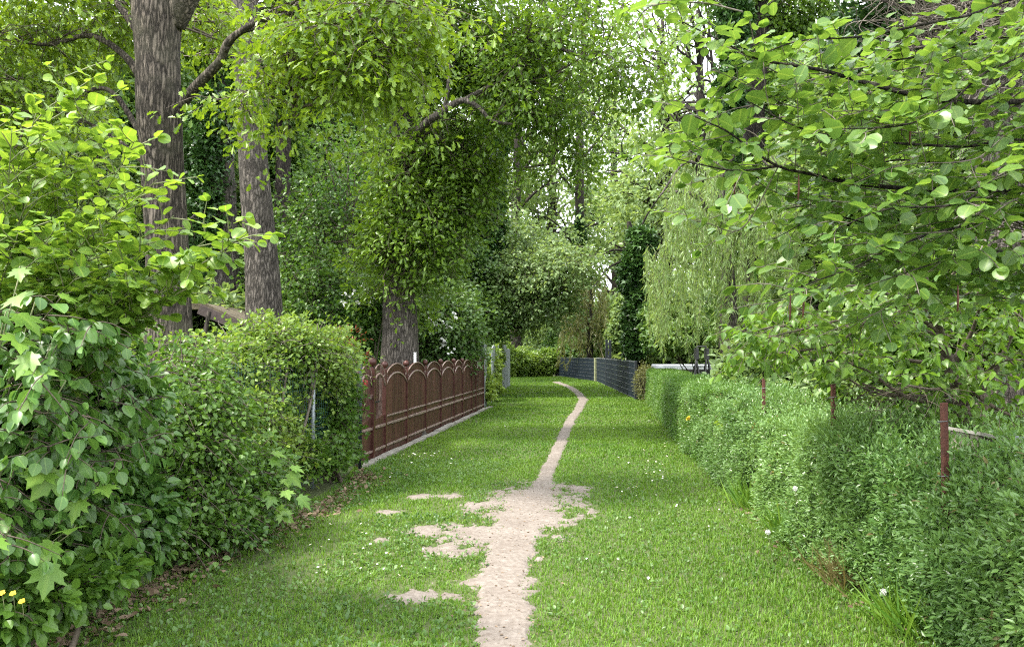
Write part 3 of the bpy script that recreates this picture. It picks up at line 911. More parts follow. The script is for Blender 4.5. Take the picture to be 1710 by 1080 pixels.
def fence_panel(root, Ya, Yb, barred=False, tint=.5):
    o = FP(Ya); L = np.linalg.norm(FP(Yb) - o)
    e = .035
    top_s, top_z = arc(e, L - e, 1.09, 1.27)
    cr_s, cr_z = arc(e, L - e, 1.235, 1.415)
    mb = MB()
    if not barred:
        prof = [(e, .155), (L - e, .155)] + [(s, z) for s, z in zip(top_s[::-1], top_z[::-1])]
        prism(mb, prof, o, FD, FN, .018, tint=tint)
        # plank grooves: thin battens
        for s in np.arange(.13, L - .08, .115):
            zt = np.interp(s, top_s, top_z) - .03
            beam(mb, o + FD * s + FN * .0105 + UP * .62, o + FD * s + FN * .0105 + UP * zt, .006, .004, up=FN)
            beam(mb, o + FD * s + FN * .0105 + UP * .17, o + FD * s + FN * .0105 + UP * .47, .006, .004, up=FN)
    else:
        prof = [(e, .155), (L - e, .155)] + [(s, .55 + .09 * (s / L)) for s in np.linspace(L - e, e, 6)]
        prism(mb, prof, o, FD, FN, .016)
        for s in np.arange(e + .05, L - e - .02, .062):
            zt = np.interp(s, cr_s, cr_z)
            tubes(mb, np.array([o + FD * s + UP * .55, o + FD * s + UP * zt]), np.array([.006, .006]), 6)
    pan = mb.build("board", M['brown_board'], root, smooth=False)
    if not barred:
        mb = MB()
        prism(mb, [(s, z) for s, z in zip(cr_s, cr_z)] + [(s, z + .012) for s, z in zip(top_s[::-1], top_z[::-1])], o - FN * .004, FD, FN, .012)
        mb.build("crest", M['brown_metal'], root, smooth=False)
    mb = MB()
    for s, z, r in ((cr_s, cr_z, .010), (top_s, top_z, .015)):
        P = np.array([o + FD * a + UP * b + FN * .02 for a, b in zip(s, z)])
        tubes(mb, P, np.full(len(P), r), 8)
    # little scrolls where the arches meet the posts
    for s, sg in ((e, 1), (L - e, -1)):
        a = np.linspace(0, 1.6 * np.pi, 12)
        rr = .045 * (1 - a / 7)
        P = np.array([o + FD * (s + sg * (.05 - r * np.cos(x))) + UP * (1.21 + r * np.sin(x)) + FN * .02 for x, r in zip(a, rr)])
        tubes(mb, P, np.full(12, .007), 5)
    mb.build("arch", M['pale_edge'], root)
    for z, h in ((.14, .035), (.475, .042), (.60, .026)):
        if barred and z == .60: continue
        mb = MB()
        beam(mb, o + FD * e + FN * .022 + UP * z, o + FD * (L - e) + FN * .022 + UP * z, .03, h)
        mb.build("rail", M['pale_edge'], root)
    mb = MB()
    beam(mb, o + FD * e + UP * .07, o + FD * (L - e) + UP * .07, .02, .11)
    mb.build("base_board", M['brown_board'], root, smooth=False)

def fence_post(root, Y, top=1.33, w=.055, ball=.052):
    mb = MB()
    box(mb, FP(Y, top / 2, .005), (w / 2, w / 2 + .008, top / 2), FD, FN, UP)
    p = mb.build("post", M['brown_metal'], root, smooth=False)
    mb = MB()
    a = np.linspace(0, np.pi, 11)
    prof = [(.032, 0), (.036, .012), (.018, .022)] + [(max(ball * math.sin(x), .001), .022 + ball - ball * math.cos(x)) for x in a[1:]]
    lathe(mb, FP(Y, top, .005), prof, 16)
    mb.build("ball_cap", M['brown_metal'], p)

fence = thing("arched_fence", FP(12.64), "long dark brown fence of arched panels with ball topped posts beside the lane", "fence")
FY = [12.64, 13.99, 15.45, 16.86, 18.29, 19.36, 20.67, 21.31, 22.6]
for a, b in zip(FY[:-1], FY[1:]): fence_panel(fence, a, b, tint=random.Random(int(a * 10)).random())
for y in FY: fence_post(fence, y, ball=.055 if y < 21 else .05)
gate = thing("garden_gate", FP(11.31), "brown barred garden gate with lever handle before the arched fence", "gate")
fence_panel(gate, 11.31, 11.95, True)
fence_panel(gate, 11.95, 12.64, True)
fence_post(gate, 11.31, 1.25, .05, .03)
fence_post(gate, 11.95, 1.36, .085, .072)
mb = MB(); beam(mb, FP(11.97, .86, .05), FP(12.16, .86, .06), .018, .02); tubes(mb, np.array([FP(11.97, .86, .0), FP(11.97, .86, .06)]), np.array([.012, .012]), 8)
mb.build("handle", M['black'], gate)
for z in (.95, 1.17):
    mb = MB(); box(mb, FP(11.90, z, .03), (.05, .02, .035), FD, FN, UP)
    mb.build("hinge", M['brown_metal'], gate)
mb = MB()
rng = np.random.default_rng(9)
y = 11.25
while y < 22.7:
    L = rng.uniform(.75, 1.1)
    c = FP(y + L / 2, .012 + rng.normal(0, .008), .10)
    box(mb, c, (L / 2 - .012, .06, .03), FD, FN, UP)
    y += L
tag(mb.build("stone_edging", M['stone'], smooth=False), "pale concrete edging stones along the foot of the brown arched fence", "kerb edging")
# red hanging flower ornament behind the gate
mb = MB(); rng = np.random.default_rng(4)
c = FP(12.25, 1.12, -.18)
p = c + rng.normal(size=(26, 3)) * .035
leaves(mb, ROUND, p, rng.normal(size=(26, 3)), rng.normal(size=(26, 3)), .05, .5)
o = thing("red_rose", (c[0], c[1], 0), "single red rose on a thin stem behind the bars of the brown gate", "flower")
mb.build("blossom", M['red'], o)
mb = MB(); tubes(mb, smooth_line([[c[0], c[1], 0], [c[0] + .05, c[1], .6], c], 8), np.full(8, .006), 5)
p = np.array([[c[0] + .03, c[1], z] for z in np.linspace(.2, 1.0, 12)])
rosettes(mb, MIDOV, p, np.tile(FN, (12, 1)), 3, .06, rng, .04, .5, .1)
mb.build("stem", M['elder'], o)

# ------------------------------------------------------------------ grey planks beyond the brown fence
def plank(root, a, b, z, w=None, mat='grey_wood', name="plank", lean=0):
    mb = MB(); a = np.array([*a, 0.]); b = np.array([*b, 0.])
    t = nrmz(b - a); n = np.array([t[1], -t[0], 0])
    L = np.linalg.norm(b - a)
    nz = np.random.default_rng(int(a[1] * 7)).uniform(.94, 1.0, 2)
    prism(mb, [(0, 0), (L, 0), (L + lean, z * nz[0]), (L * .5 + lean, z), (lean, z * nz[1])], a, t, n, .03)
    return mb.build(name, M[mat], root, smooth=False)
gp = thing("plank_fence", (-.9, 23.2, 0), "weathered grey plank fence half covered by creepers past the brown fence", "fence")
for x0, x1, Y in ((808.5, 812.5, 23.2), (821, 827, 25.5), (836, 841, 33), (841.5, 845.5, 35), (846.5, 851.5, 37)):
    top = {23.2: 570, 25.5: 576, 33: 573, 35: 575, 37: 582}[Y]
    a = W(x0, 600, Y); b = W(x1, 600, Y + 1.5)
    b = W(x1, 600, Y + .9)
    plank(gp, a[:2], b[:2], W(0, top, Y)[2])
a = W(805.5, 600, 22.9)
mb = MB(); box(mb, (a[0], a[1], 1.0), (.05, .05, 1.0)); mb.build("post", M['dark_paint'], gp, smooth=False)
for i, (x, Y, z) in enumerate(((831, 28, 1.9), (834, 31, 1.9))):
    a = W(x, 600, Y); mb = MB(); box(mb, (a[0], a[1], z / 2), (.05, .05, z / 2)); mb.build("post", M['grey_wood'], gp, smooth=False)
shrub("creeper", "green creeper climbing over the grey plank fence", "climbing plant", (-.75, 26, 0),
      [BL(815, 640, 24, 12, 20, .5), BL(828, 615, 26.5, 9, 38, .8), BL(832, 595, 29, 9, 22, .8), BL(815, 655, 23.6, 16, 12, .4), BL(830, 650, 26, 9, 12, .4)], 'climber', 420, 6, .10, IVY, 51, stems=5, fill=.7)

# ------------------------------------------------------------------ dark privacy fence on the right
def privacy(root, A, B, top, bands=6):
    A = np.array([*A, 0.]); B = np.array([*B, 0.]); t = nrmz(B - A); n = np.array([-t[1], t[0], 0])
    hb = (top - .06) / bands
    for i in range(bands):
        z = .06 + hb * (i + .5)
        mb = MB(); beam(mb, A + UP * z, B + UP * z, .012, hb - .022)
        mb.build("strip", M['strip'], root, smooth=False)
    mb = MB()
    for i in range(bands + 1):
        for s in (-1, 1):
            beam(mb, A + UP * (.06 + hb * i) + n * .012 * s, B + UP * (.06 + hb * i) + n * .012 * s, .008, .009)
    L = np.linalg.norm(B - A)
    P = []
    for s in np.arange(.1, L, .25): P.append([A + t * s + UP * (top - .02) + n * .016, A + t * s + UP * (top + .045) + n * .016])
    P = np.array(P); tubes(mb, P, np.full(P.shape[:2], .007), 4)
    mb.build("wire", M['wire'], root)
pf = thing("privacy_fence", (4.2, 27, 0), "low dark blue-grey fence of horizontal plastic strips at the right bend of the lane", "fence")
pA, pB, pC = G(1062, 668)[:2], G(996, 637)[:2], G(929, 628)[:2]
privacy(pf, pA, pB, 1.27); privacy(pf, pB + np.array([-.1, .25]), pC, 1.25)
for (x, y), m, w in ((pA, 'dark_paint', .05), (pB, 'post_wood', .12), (pC, 'dark_paint', .07)):
    mb = MB(); box(mb, (x, y, .65), (w, w, .65 if w < .1 else .64)); mb.build("post", M[m], pf, smooth=False)
a = W(1016, 580, 38)
pp = thing("dark_pillar", (a[0], a[1], 0), "narrow dark twin-board pillar rising behind the dark strip fence", "pillar")
for dx in (-.085, .085):
    mb = MB(); box(mb, (a[0] + dx, a[1], 1.1), (.055, .04, 1.1 if dx < 0 else 1.08)); mb.build("board", M['dark_paint'], pp, smooth=False)
mb = MB()
for z in np.arange(.5, 2.1, .3): box(mb, (a[0], a[1], z), (.03, .02, .06))
mb.build("spacer", M['wire'], pp)

# ------------------------------------------------------------------ things behind the right hedge
# grey tub with pale lid
tb = thing("garden_tub", (7.0, 31, 0), "pale lidded grey tub standing behind the clipped hedge", "hot tub")
def rbox(mb, c, hx, hy, z0, z1, r, n=6):
    pts = []
    for sx, sy, a0 in ((1, 1, 0), (-1, 1, 90), (-1, -1, 180), (1, -1, 270)):
        for k in range(n + 1):
            a = R_(a0 + 90 * k / n); pts.append((c[0] + sx * (hx - r) + r * math.cos(a), c[1] + sy * (hy - r) + r * math.sin(a)))
    K = len(pts); b = .02
    P0 = np.array([[*p, z0] for p in pts]); P1 = np.array([[*p, z1 - b] for p in pts])
    cc = np.array([c[0], c[1], 0]); P2 = P1 + (cc - P1) * [.02, .02, 0] + [0, 0, b]
    i = np.arange(K); j = (i + 1) % K
    mb.add(np.vstack([P0, P1, P2]), [np.stack([i, j, j + K, i + K], 1), np.stack([i + K, j + K, j + 2 * K, i + 2 * K], 1), np.arange(2 * K, 3 * K), np.arange(K - 1, -1, -1)])
cx0, cx1 = W(1100, 620, 30)[0], W(1221, 620, 30)[0]
cc = ((cx0 + cx1) / 2, 30.9); hx = (cx1 - cx0) / 2
mb = MB(); rbox(mb, cc, hx - .03, .9, 0, .85, .2); mb.build("body", M['tub'], tb, smooth=False)
mb = MB(); rbox(mb, cc, hx, .94, .852, .97, .22); mb.build("rim", M['black'], tb, smooth=False)
mb = MB(); rbox(mb, cc, hx - .01, .92, .972, 1.13, .2); mb.build("lid", M['lid'], tb, smooth=False)
# black folding stand
st = thing("folding_stand", (4.08, 17.2, 0), "black folding metal stand with crossed legs in front of the grey tub", "folding stand")
def S_(px, py, Y=17.2): return W(px, py, Y)
def bar(name, pts, r=.017):
    mb = MB(); q = smooth_line(pts, 2 if len(pts) == 2 else 14); tubes(mb, q, np.full(len(q), r), 8); mb.build(name, M['black'], st)
for Y0, Y1 in ((17.2, 17.1), (17.32, 17.6)):
    for (xa, ya), (xb, yb) in (((1163, 600), (1149, 632)), ((1163, 598), (1176, 634)), ((1180, 596), (1170, 634)), ((1181, 590), (1196, 636))):
        a, b = S_(xa, ya, Y0), S_(xb, yb, Y1)
        d = b - a; g = a + d * (a[2] / -d[2])
        g = a + (g - a) * 1.0
        g[0] = a[0] + (b[0] - a[0]) * 1.3
        bar("leg", [a, (a + g) / 2, g])
for xa in (1163, 1180):
    mb = MB(); c = S_(xa, 591, 17.27); box(mb, c, (.032, .11, .12)); mb.build("hinge", M['black'], st, smooth=False)
bar("top_rail", [S_(1163, 590, 17.2), S_(1164, 580, 17.2), S_(1166, 578.5, 17.2), S_(1177, 578.5, 17.2), S_(1179, 580, 17.2), S_(1180, 590, 17.2)])
bar("brace", [S_(1165, 612, 17.2), S_(1178, 612, 17.2)], .01)
# wooden box behind the overgrown hedge
a = W(1647, 734, 4.8)
bx = thing("planter_box", (a[0], a[1], 0), "weathered wooden box with slanted top beside the near rusty post", "wooden box")
mb = MB(); prism(mb, [(-.13, 0), (.13, 0), (.13, a[2] - .01), (-.13, a[2] + .04)], (a[0], a[1], 0), (1, 0, 0), (0, -1, 0), .3)
mb.build("body", M['crate'], bx, smooth=False)
mb = MB(); beam(mb, (a[0] - .15, a[1] - .02, a[2] + .055), (a[0] + .15, a[1] - .02, a[2] - .005), .36, .02); mb.build("lid", M['stone'], bx, smooth=False)
mb = MB(); box(mb, (a[0] + .138, a[1] - .12, a[2] - .06), (.012, .05, .09)); mb.build("bracket", M['galv'], bx, smooth=False)

# rusty posts in the hedge
rp = []
for i, (px, py, X, lab) in enumerate(((1576, 672, 2.40, "tallest looking rusty angle iron post in the hedge, nearest to the camera"),
                                      (1391, 641, 2.52, "rusty angle iron post in the middle of the row of three in the hedge"),
                                      (1275, 632, 2.74, "farthest and smallest of the three rusty posts, where the clipped hedge begins"))):
    Y = X * FPX / (px - 855.0); z = W(px, py, Y)[2]
    t = thing("rusty_post", (X, Y, 0), lab, "post", "rusty posts in the right hedge")
    mb = MB()
    box(mb, (X, Y, z / 2), (.0145, .004, z / 2)); box(mb, (X - .011, Y + .0165, z / 2 - .002), (.0035, .012, z / 2))
    mb.build("angle_iron", M['rust'], t, smooth=False)
    mb = MB()
    for zz in (z - .12, z - .42):
        a = np.linspace(0, 2 * np.pi, 9)
        P = np.array([[X + .034 * math.cos(x), Y + .02 + .034 * math.sin(x), zz + .004 * x] for x in a]); tubes(mb, P, np.full(9, .0022), 4)
    mb.build("tie_wire", M['wire'], t)

# ------------------------------------------------------------------ right hedges
def hedge(name, label, cat, ys, front, top, depth, mat, tm, dens, K, size, seed, loose=.06, tint=(0, 1), topshoot=.0, batter=0.0, core=True, ends=True, lump=.16):
    """hedge along the lane: front(y) is its foot line, leaves cover its face, top and near end; dark solid core stands for inner twigs and shade"""
    rng = np.random.default_rng(seed)
    y0, y1 = ys
    t = thing(name, (float(front(y0)) + .3, y0, 0), label, cat)
    L = y1 - y0
    areaF = L * 1.1; areaT = L * depth
    n = int(dens * (areaF + areaT))
    y = rng.uniform(y0, y1, n)
    w = rng.random(n)
    fr = front(y); tp = top(y)
    nz = noise(np.stack([y * 1.6, w * 3, 0 * y], 1), seed) - .5
    isF = rng.random(n) < areaF / (areaF + areaT)
    hz = w ** .95
    r = .12
    X = np.where(isF, fr + batter * hz + .0 * y, fr + batter + w * depth)
    Z = np.where(isF, hz * tp, tp)
    # round the front edge
    ins = rng.random(n) ** 1.7 * .16
    nn = noise(np.stack([X * 2.2, y * 1.7, Z * 2.2], 1), seed + 1) - .5 + .5 * (noise(np.stack([X * 6, y * 5, Z * 6], 1), seed + 2) - .5)
    out = np.where(isF[:, None], np.array([[-1.0, -.15, .35]]), np.array([[-.1, -.1, 1.0]]))
    out = nrmz(out)
    off = nn * lump * 2 + rng.normal(0, loose, n) * .6 - ins * .6
    p = np.stack([X, y, Z], 1) + out * off[:, None]
    if topshoot:
        sh = (~isF) & (rng.random(n) < .22)
        p[sh, 2] += np.abs(rng.normal(0, topshoot, sh.sum()))
    if ends:
        m = int(dens * depth * 1.1)
        e = np.stack([front(y0) + batter * .5 + rng.random(m) * depth, y0 - rng.random(m) * .1, rng.random(m) * top(y0)], 1)
        p = np.vstack([p, e]); out = np.vstack([out, np.tile([0, -1., .3], (m, 1))])
    gap = noise(p * 3.4, seed + 5) * .6 + noise(p * 8, seed + 6) * .4
    k = (p[:, 2] > .02) & (gap > .30)
    p, out = p[k], out[k]
    mb = MB()
    rosettes(mb, tm, p, out, K, size, rng, .045, .75, -.15, .55, tint)
    mb.build("foliage", M[mat], t, smooth=False)
    mb = MB()
    q = p[(rng.random(len(p)) < .02) & (noise(p * 1.5, seed + 9) > .45)]
    if len(q):
        rosettes(mb, tm, q, np.tile([-.7, -.5, .3], (len(q), 1)), 4, size * 1.1, rng, .04, .6, .2, .6)
        mb.build("withered_leaves", M['brown_leaf'], t, smooth=False)
    # shoots carrying the leaves
    mb = MB()
    q = p[rng.choice(len(p), min(1600, len(p)), replace=False)]
    a = q.copy(); a[:, 0] += .16; a[:, 2] -= .16
    P = np.stack([a, (a + q) / 2 + rng.normal(size=q.shape) * .015, q], 1)
    tubes(mb, P, np.tile([.004, .003, .0015], (len(q), 1)), 3, cap=False)
    mb.build("shoots", M['twig_green'], t)
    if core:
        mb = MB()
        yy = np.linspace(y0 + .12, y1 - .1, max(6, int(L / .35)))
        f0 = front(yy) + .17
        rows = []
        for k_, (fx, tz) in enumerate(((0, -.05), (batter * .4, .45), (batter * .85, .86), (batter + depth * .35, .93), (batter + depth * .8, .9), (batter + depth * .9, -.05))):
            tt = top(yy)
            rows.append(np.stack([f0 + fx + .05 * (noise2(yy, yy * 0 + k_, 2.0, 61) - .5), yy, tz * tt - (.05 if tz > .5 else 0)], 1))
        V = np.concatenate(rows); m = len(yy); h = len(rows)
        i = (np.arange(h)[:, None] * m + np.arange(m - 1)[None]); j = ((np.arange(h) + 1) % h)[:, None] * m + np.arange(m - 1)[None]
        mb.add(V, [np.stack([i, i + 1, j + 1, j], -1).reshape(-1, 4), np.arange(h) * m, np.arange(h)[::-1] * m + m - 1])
        mb.build("twig_shade_core", M['core'], t, smooth=False)
    return t

hfront = lambda y: np.interp(y, [1, 2.5, 5.2, 7.1, 9.7, 13.7, 27], [2.15, 2.2, 2.28, 2.36, 2.55, 2.85, 4.45])
htop_near = lambda y: np.interp(y, [1, 4.3, 5.0, 5.8, 7, 9, 11, 12.5], [.86, .90, .91, .96, .96, .95, .98, 1.0])
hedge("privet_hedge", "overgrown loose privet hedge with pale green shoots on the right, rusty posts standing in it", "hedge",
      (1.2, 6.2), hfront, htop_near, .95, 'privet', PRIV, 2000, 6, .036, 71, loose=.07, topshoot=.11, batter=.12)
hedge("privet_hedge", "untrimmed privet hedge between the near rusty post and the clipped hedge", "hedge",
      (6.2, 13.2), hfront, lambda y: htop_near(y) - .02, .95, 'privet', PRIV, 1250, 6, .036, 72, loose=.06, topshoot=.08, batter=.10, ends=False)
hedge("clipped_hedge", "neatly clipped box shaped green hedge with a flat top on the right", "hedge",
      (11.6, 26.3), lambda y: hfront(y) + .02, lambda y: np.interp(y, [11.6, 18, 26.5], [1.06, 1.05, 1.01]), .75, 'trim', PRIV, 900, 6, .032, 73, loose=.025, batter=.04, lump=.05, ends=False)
shrub("yellowing_shrub", "yellowish brown thin shrub between the clipped hedge and the dark strip fence", "shrub", (4.5, 26.6, 0),
      [BL(1073, 640, 26.6, 14, 32, .5), BL(1080, 622, 26.4, 14, 12, .5)], 'dry_willow', 420, 5, .06, PRIV, 74, stems=6)
# a lighter climbing sprout and a yellow rose on the hedge
shrub("sprout", "bright green leafy sprout poking out of the hedge face below the farthest rusty post", "plant", (2.75, 9.7, 0),
      [BL(1228, 705, 9.5, 26, 22, .12), BL(1250, 680, 9.7, 18, 14, .1)], 'hazel', 34, 4, .07, POINT, 75, stems=2, twn=10)
rng = np.random.default_rng(3)
for px, py, lab in ((1150, 698, "small orange-yellow rose blooming on the face of the clipped hedge"),):
    c = W(px, py, 12.4); mb = MB()
    t = thing("rose", c, lab, "flower")
    leaves(mb, ROUND, c + rng.normal(size=(16, 3)) * .012, rng.normal(size=(16, 3)), rng.normal(size=(16, 3)), .03, .5)
    mb.build("blossom", M['yellow'], t)

# ------------------------------------------------------------------ left shrubs
# dark glossy shrub in the near left corner
def sprayshrub(name, label, cat, base, lines, tm, mat, twig, seed, tint=(0, 1), young=None, **kw):
    rng = np.random.default_rng(seed); LV = []; TW = []
    for L in lines: spray(L, kw.get('r0', .009), rng, LV, TW, kw.get('depth', 1), kw.get('spacing', .06), kw.get('length', .35), kw.get('leaf', .09), kw.get('side', .8), kw.get('up', .1), kw.get('droop', 0.), kw.get('start', .1), kw.get('flat', 1.), kw.get('hang', 0.))
    t = thing(name, base, label, cat)
    build_sprays(LV, TW, tm, mat, twig, t, rng, tint, young=young)
    return t

def arching(base, targets, rng, rise=.35, n=None):
    """branches from a base that rise and then bow outwards to the target points"""
    out = []
    for e in targets:
        s = np.array(base) + [rng.normal(0, .12), rng.normal(0, .15), 0]
        m = s * .45 + e * .55; m[2] = max(s[2], e[2] * .75) + rise * abs(rng.normal(.5, .4))
        out.append([s, s * .72 + m * .28 + rng.normal(size=3) * .04, m, e])
    return out

rng = np.random.default_rng(101)
tg = []
for i in range(170):
    tg.append(W(rng.uniform(-120, 285), rng.uniform(490, 960), rng.uniform(3.7, 5.2)))
tg = [e for e in tg if e[2] > .15 and e[0] < lane_left(e[1]) + .12 + .5 * np.clip(e[2] / .9, 0, 1)]
sprayshrub("dogwood", "dense dark green shrub with glossy oval leaves filling the lower left corner", "shrub", (-3.25, 4.7, 0),
           arching((-3.3, 4.8, 0), tg, rng), OVAL, 'dogwood', 'twig', 102, leaf=.085, spacing=.056, length=.40, hang=.7, droop=.25, flat=.75, start=.45)
_dw = bpy.data.objects["dogwood"]
foliage("inner_foliage", 'dogwood', _dw, [BL(60, 640, 5.2, 120, 150, .3), BL(90, 800, 5.1, 120, 120, .3), BL(180, 700, 5.4, 90, 120, .3), BL(120, 930, 4.9, 90, 70, .25), BL(220, 860, 5.4, 70, 80, .25), BL(20, 480, 5.4, 150, 90, .3)],
        2200, 5, .08, MIDOV, np.random.default_rng(104), .9, droop=.6, tint=(0, .7))
# bright lime shrub above it
tg = []
for px, py, Y in ((60, 190, 4.4), (110, 125, 4.4), (20, 215, 4.2), (150, 175, 4.5), (225, 235, 4.4), (262, 300, 4.3), (215, 330, 4.4), (120, 260, 4.5), (60, 300, 4.3), (0, 300, 4.3), (-40, 200, 4.4), (160, 300, 4.6),
                  (290, 360, 4.3), (345, 400, 4.2), (415, 388, 4.1), (372, 430, 4.2), (300, 440, 4.3), (240, 420, 4.4), (180, 390, 4.2), (100, 370, 4.1), (30, 390, 4.1), (-30, 420, 4.2), (140, 450, 4.2), (230, 480, 4.3), (310, 480, 4.3), (265, 505, 4.4), (215, 515, 4.4), (290, 440, 4.6), (330, 470, 4.6), (250, 460, 4.7), (50, 470, 4.3), (90, 210, 4.6), (180, 240, 4.6), (40, 250, 4.7), (110, 330, 4.7), (200, 350, 4.7)):
    tg.append(W(px, py, Y))
sprayshrub("lime_shrub", "tall bright yellow-green shrub with round leaves above the dark shrub at left", "shrub", (-3.4, 5.0, 0),
           arching((-3.4, 5.0, .2), tg, rng, .12), ROUND, 'hazel', 'twig_green', 103, leaf=.085, spacing=.052, length=.38, hang=.45, flat=.8, start=.42, side=.7, up=.2,
           young=lambda p: np.clip((p[:, 2] - 2.2) * .6, -.3, .6))
# maple seedlings with big palmate leaves
def maple_sap(label, base, targets, seed, leaf=.15, per=6):
    rng = np.random.default_rng(seed); LV = []; TW = []
    for e in targets:
        s = np.array(base, float) + [rng.normal(0, .05), rng.normal(0, .05), 0]
        q = smooth_line([s, s * .5 + e * .5 + [0, 0, .12], e], 14)
        TW.append((q, np.linspace(.008, .003, 14)))
        for k in range(per):
            st = q[int(13 - k * .9)] if k < 6 else q[5]
            d = nrmz(rng.normal(size=3) * [1, 1, .2] + [.45, -.55, -.1])
            pe = st + d * leaf * (.5 + .5 * rng.random())
            TW.append((np.array([st, (st + pe) / 2 + [0, 0, .015], pe]), np.array([.002, .0017, .0014])))
            LV.append((pe, nrmz(d + [0, 0, -.35] + rng.normal(size=3) * .2), UP * .9 + np.array([.2, -.45, 0]) + rng.normal(size=3) * .25, leaf * (.65 + .5 * rng.random())))
    t = thing("maple_sapling", base, label, "sapling", "maple saplings in the left hedge")
    build_sprays(LV, TW, MAPLE, 'maple', 'twig_green', t, rng, (.2, 1))
maple_sap("maple sapling with big palmate leaves between the bright and dark shrubs at left", (-2.9, 4.1, 0), [W(35, 450, 3.9), W(60, 500, 3.9), W(85, 575, 3.9), W(110, 635, 3.9), W(10, 520, 3.9)], 111, .15, 2)
maple_sap("low maple sapling with palmate leaves in the dark shrub at the lower left", (-2.75, 4.1, 0), [W(120, 755, 4.0), W(165, 805, 4.2), W(90, 905, 3.95), W(15, 880, 3.7), W(130, 880, 4.1)], 112, .15, 2)
maple_sap("small light maple sapling at the hedge foot in front of the wire fence", (-2.25, 6.9, 0), [W(480, 815, 6.5), W(455, 850, 6.5), W(470, 780, 6.7), W(430, 745, 6.8)], 113, .14, 5)
# yellow flowered weed in the corner
t = shrub("yellow_flowered_weed", "leafy weed with three small yellow flowers in the bottom left corner", "plant", (-2.55, 4.05, 0),
          [BL(30, 1000, 4.0, 70, 55, .25), BL(100, 990, 4.2, 60, 40, .2), BL(170, 960, 4.4, 50, 35, .2), BL(-20, 1040, 3.9, 60, 40, .2)], 'elder', 260, 5, .065, MIDOV, 114, stems=6, twn=30)
for px, py in ((4, 990), (22, 991), (37, 1004)):
    c = W(px, py, 3.72); mb = MB(); a = np.linspace(0, 2 * np.pi, 6)[:5]
    leaves(mb, ROUND, np.tile(c, (5, 1)), np.stack([np.cos(a), np.sin(a) * .6 - .3, np.full(5, .3) + np.sin(a) * .5], 1), np.tile([0, -1., .6], (5, 1)), .016, .5)
    tubes(mb, np.array([c - [0, -.02, .09], c]), np.array([.0015, .0015]), 4, mat=1)
    mb.build("flower", [M['yellow'], M['twig_green']], t)
# dark small-leaved bush behind the dogwood, and the fence climber
shrub("elder_bush", "dark small-leaved bush between the glossy shrub and the wire fence on the left", "shrub", (-2.9, 6.3, 0),
      [BL(315, 690, 6.6, 55, 100, .5), BL(310, 790, 6.4, 60, 80, .45), BL(375, 810, 6.8, 55, 60, .4), BL(340, 870, 6.2, 60, 40, .3), BL(275, 610, 6.6, 50, 55, .4), BL(430, 790, 7.4, 40, 45, .3), BL(270, 900, 5.8, 45, 45, .3)],
      'elder', 2300, 4, .046, MIDOV, 115, stems=14, twn=160, tint=(0, 1), gap=(1.8, .36), sp=dict(L=(.12, .38), droop=.25, spread=.045, soft=.5))
shrub("climber_hedge", "tangled light green climber heaped on the wire fence beside the brown gate", "climbing plant", (-2.6, 8.8, 0),
      [BL(400, 630, 8.6, 50, 45, .4), BL(460, 590, 9.2, 60, 36, .4), BL(530, 600, 10, 42, 36, .35), BL(400, 710, 8.2, 45, 70, .35), BL(355, 585, 8.2, 34, 30, .3), BL(470, 565, 9.2, 55, 18, .3), BL(525, 575, 9.6, 45, 20, .3), BL(430, 690, 9.4, 40, 60, .3), BL(455, 740, 9.0, 32, 50, .25)],
      'climber', 2300, 4, .046, MIDOV, 116, stems=14, twn=420, twig='twig_grey', gap=(2.2, .40), r0=.007, tint=(.0, 1), sp=dict(L=(.12, .42), droop=-.1, spread=.045, soft=.5))
shrub("ivy_hedge", "dark ivy covering the end of the wire fence right next to the brown gate", "climbing plant", (-2.2, 10.2, 0),
      [BL(550, 690, 10.3, 26, 80, .25), BL(530, 780, 9.8, 38, 50, .25), BL(566, 740, 10.6, 18, 60, .15), BL(505, 780, 9.3, 34, 50, .25), BL(560, 650, 10.6, 20, 45, .2), BL(545, 800, 9.9, 36, 30, .25)],
      'elder', 1200, 4, .055, IVY, 117, stems=10, twn=120, tint=(.1, 1), sp=dict(L=(.08, .28), droop=.2, spread=.05, soft=.46))

# wire mesh fence with a galvanised post
wf = thing("wire_fence", (-2.3, 9.3, 0), "green wire mesh fence with a grey metal post under the climber on the left", "fence")
A_ = W(330, 640, 7.6); B_ = W(594, 640, 11.1); A_[2] = B_[2] = 0
tw = nrmz(B_ - A_); Lw = np.linalg.norm(B_ - A_)
nw = np.array([tw[1], -tw[0], 0]); A_ = A_ + nw * .22; B_ = B_ + nw * .05
tw = nrmz(B_ - A_); Lw = np.linalg.norm(B_ - A_)
mb = MB()
P = np.array([[A_ + tw * s + UP * .05, A_ + tw * s + UP * 1.5] for s in np.arange(0, Lw, .06)]); tubes(mb, P, np.full(P.shape[:2], .0022), 3, cap=False)
P = np.array([[A_ + UP * z, B_ + UP * z] for z in np.arange(.08, 1.52, .06)]); tubes(mb, P, np.full(P.shape[:2], .0022), 3, cap=False)
mb.build("wire_mesh", M['green_wire'], wf)
c = A_ + tw * (Lw * .56) + nw * .04
mb = MB(); tubes(mb, np.array([[c[0], c[1], 0], [c[0], c[1], 1.62]]), np.array([.028, .028]), 12); mb.build("post", M['galv'], wf)
c = B_ + nw * .02
mb = MB(); tubes(mb, np.array([[c[0], c[1], 0], [c[0], c[1], 1.6]]), np.array([.025, .025]), 12); mb.build("post", M['dark_paint'], wf)
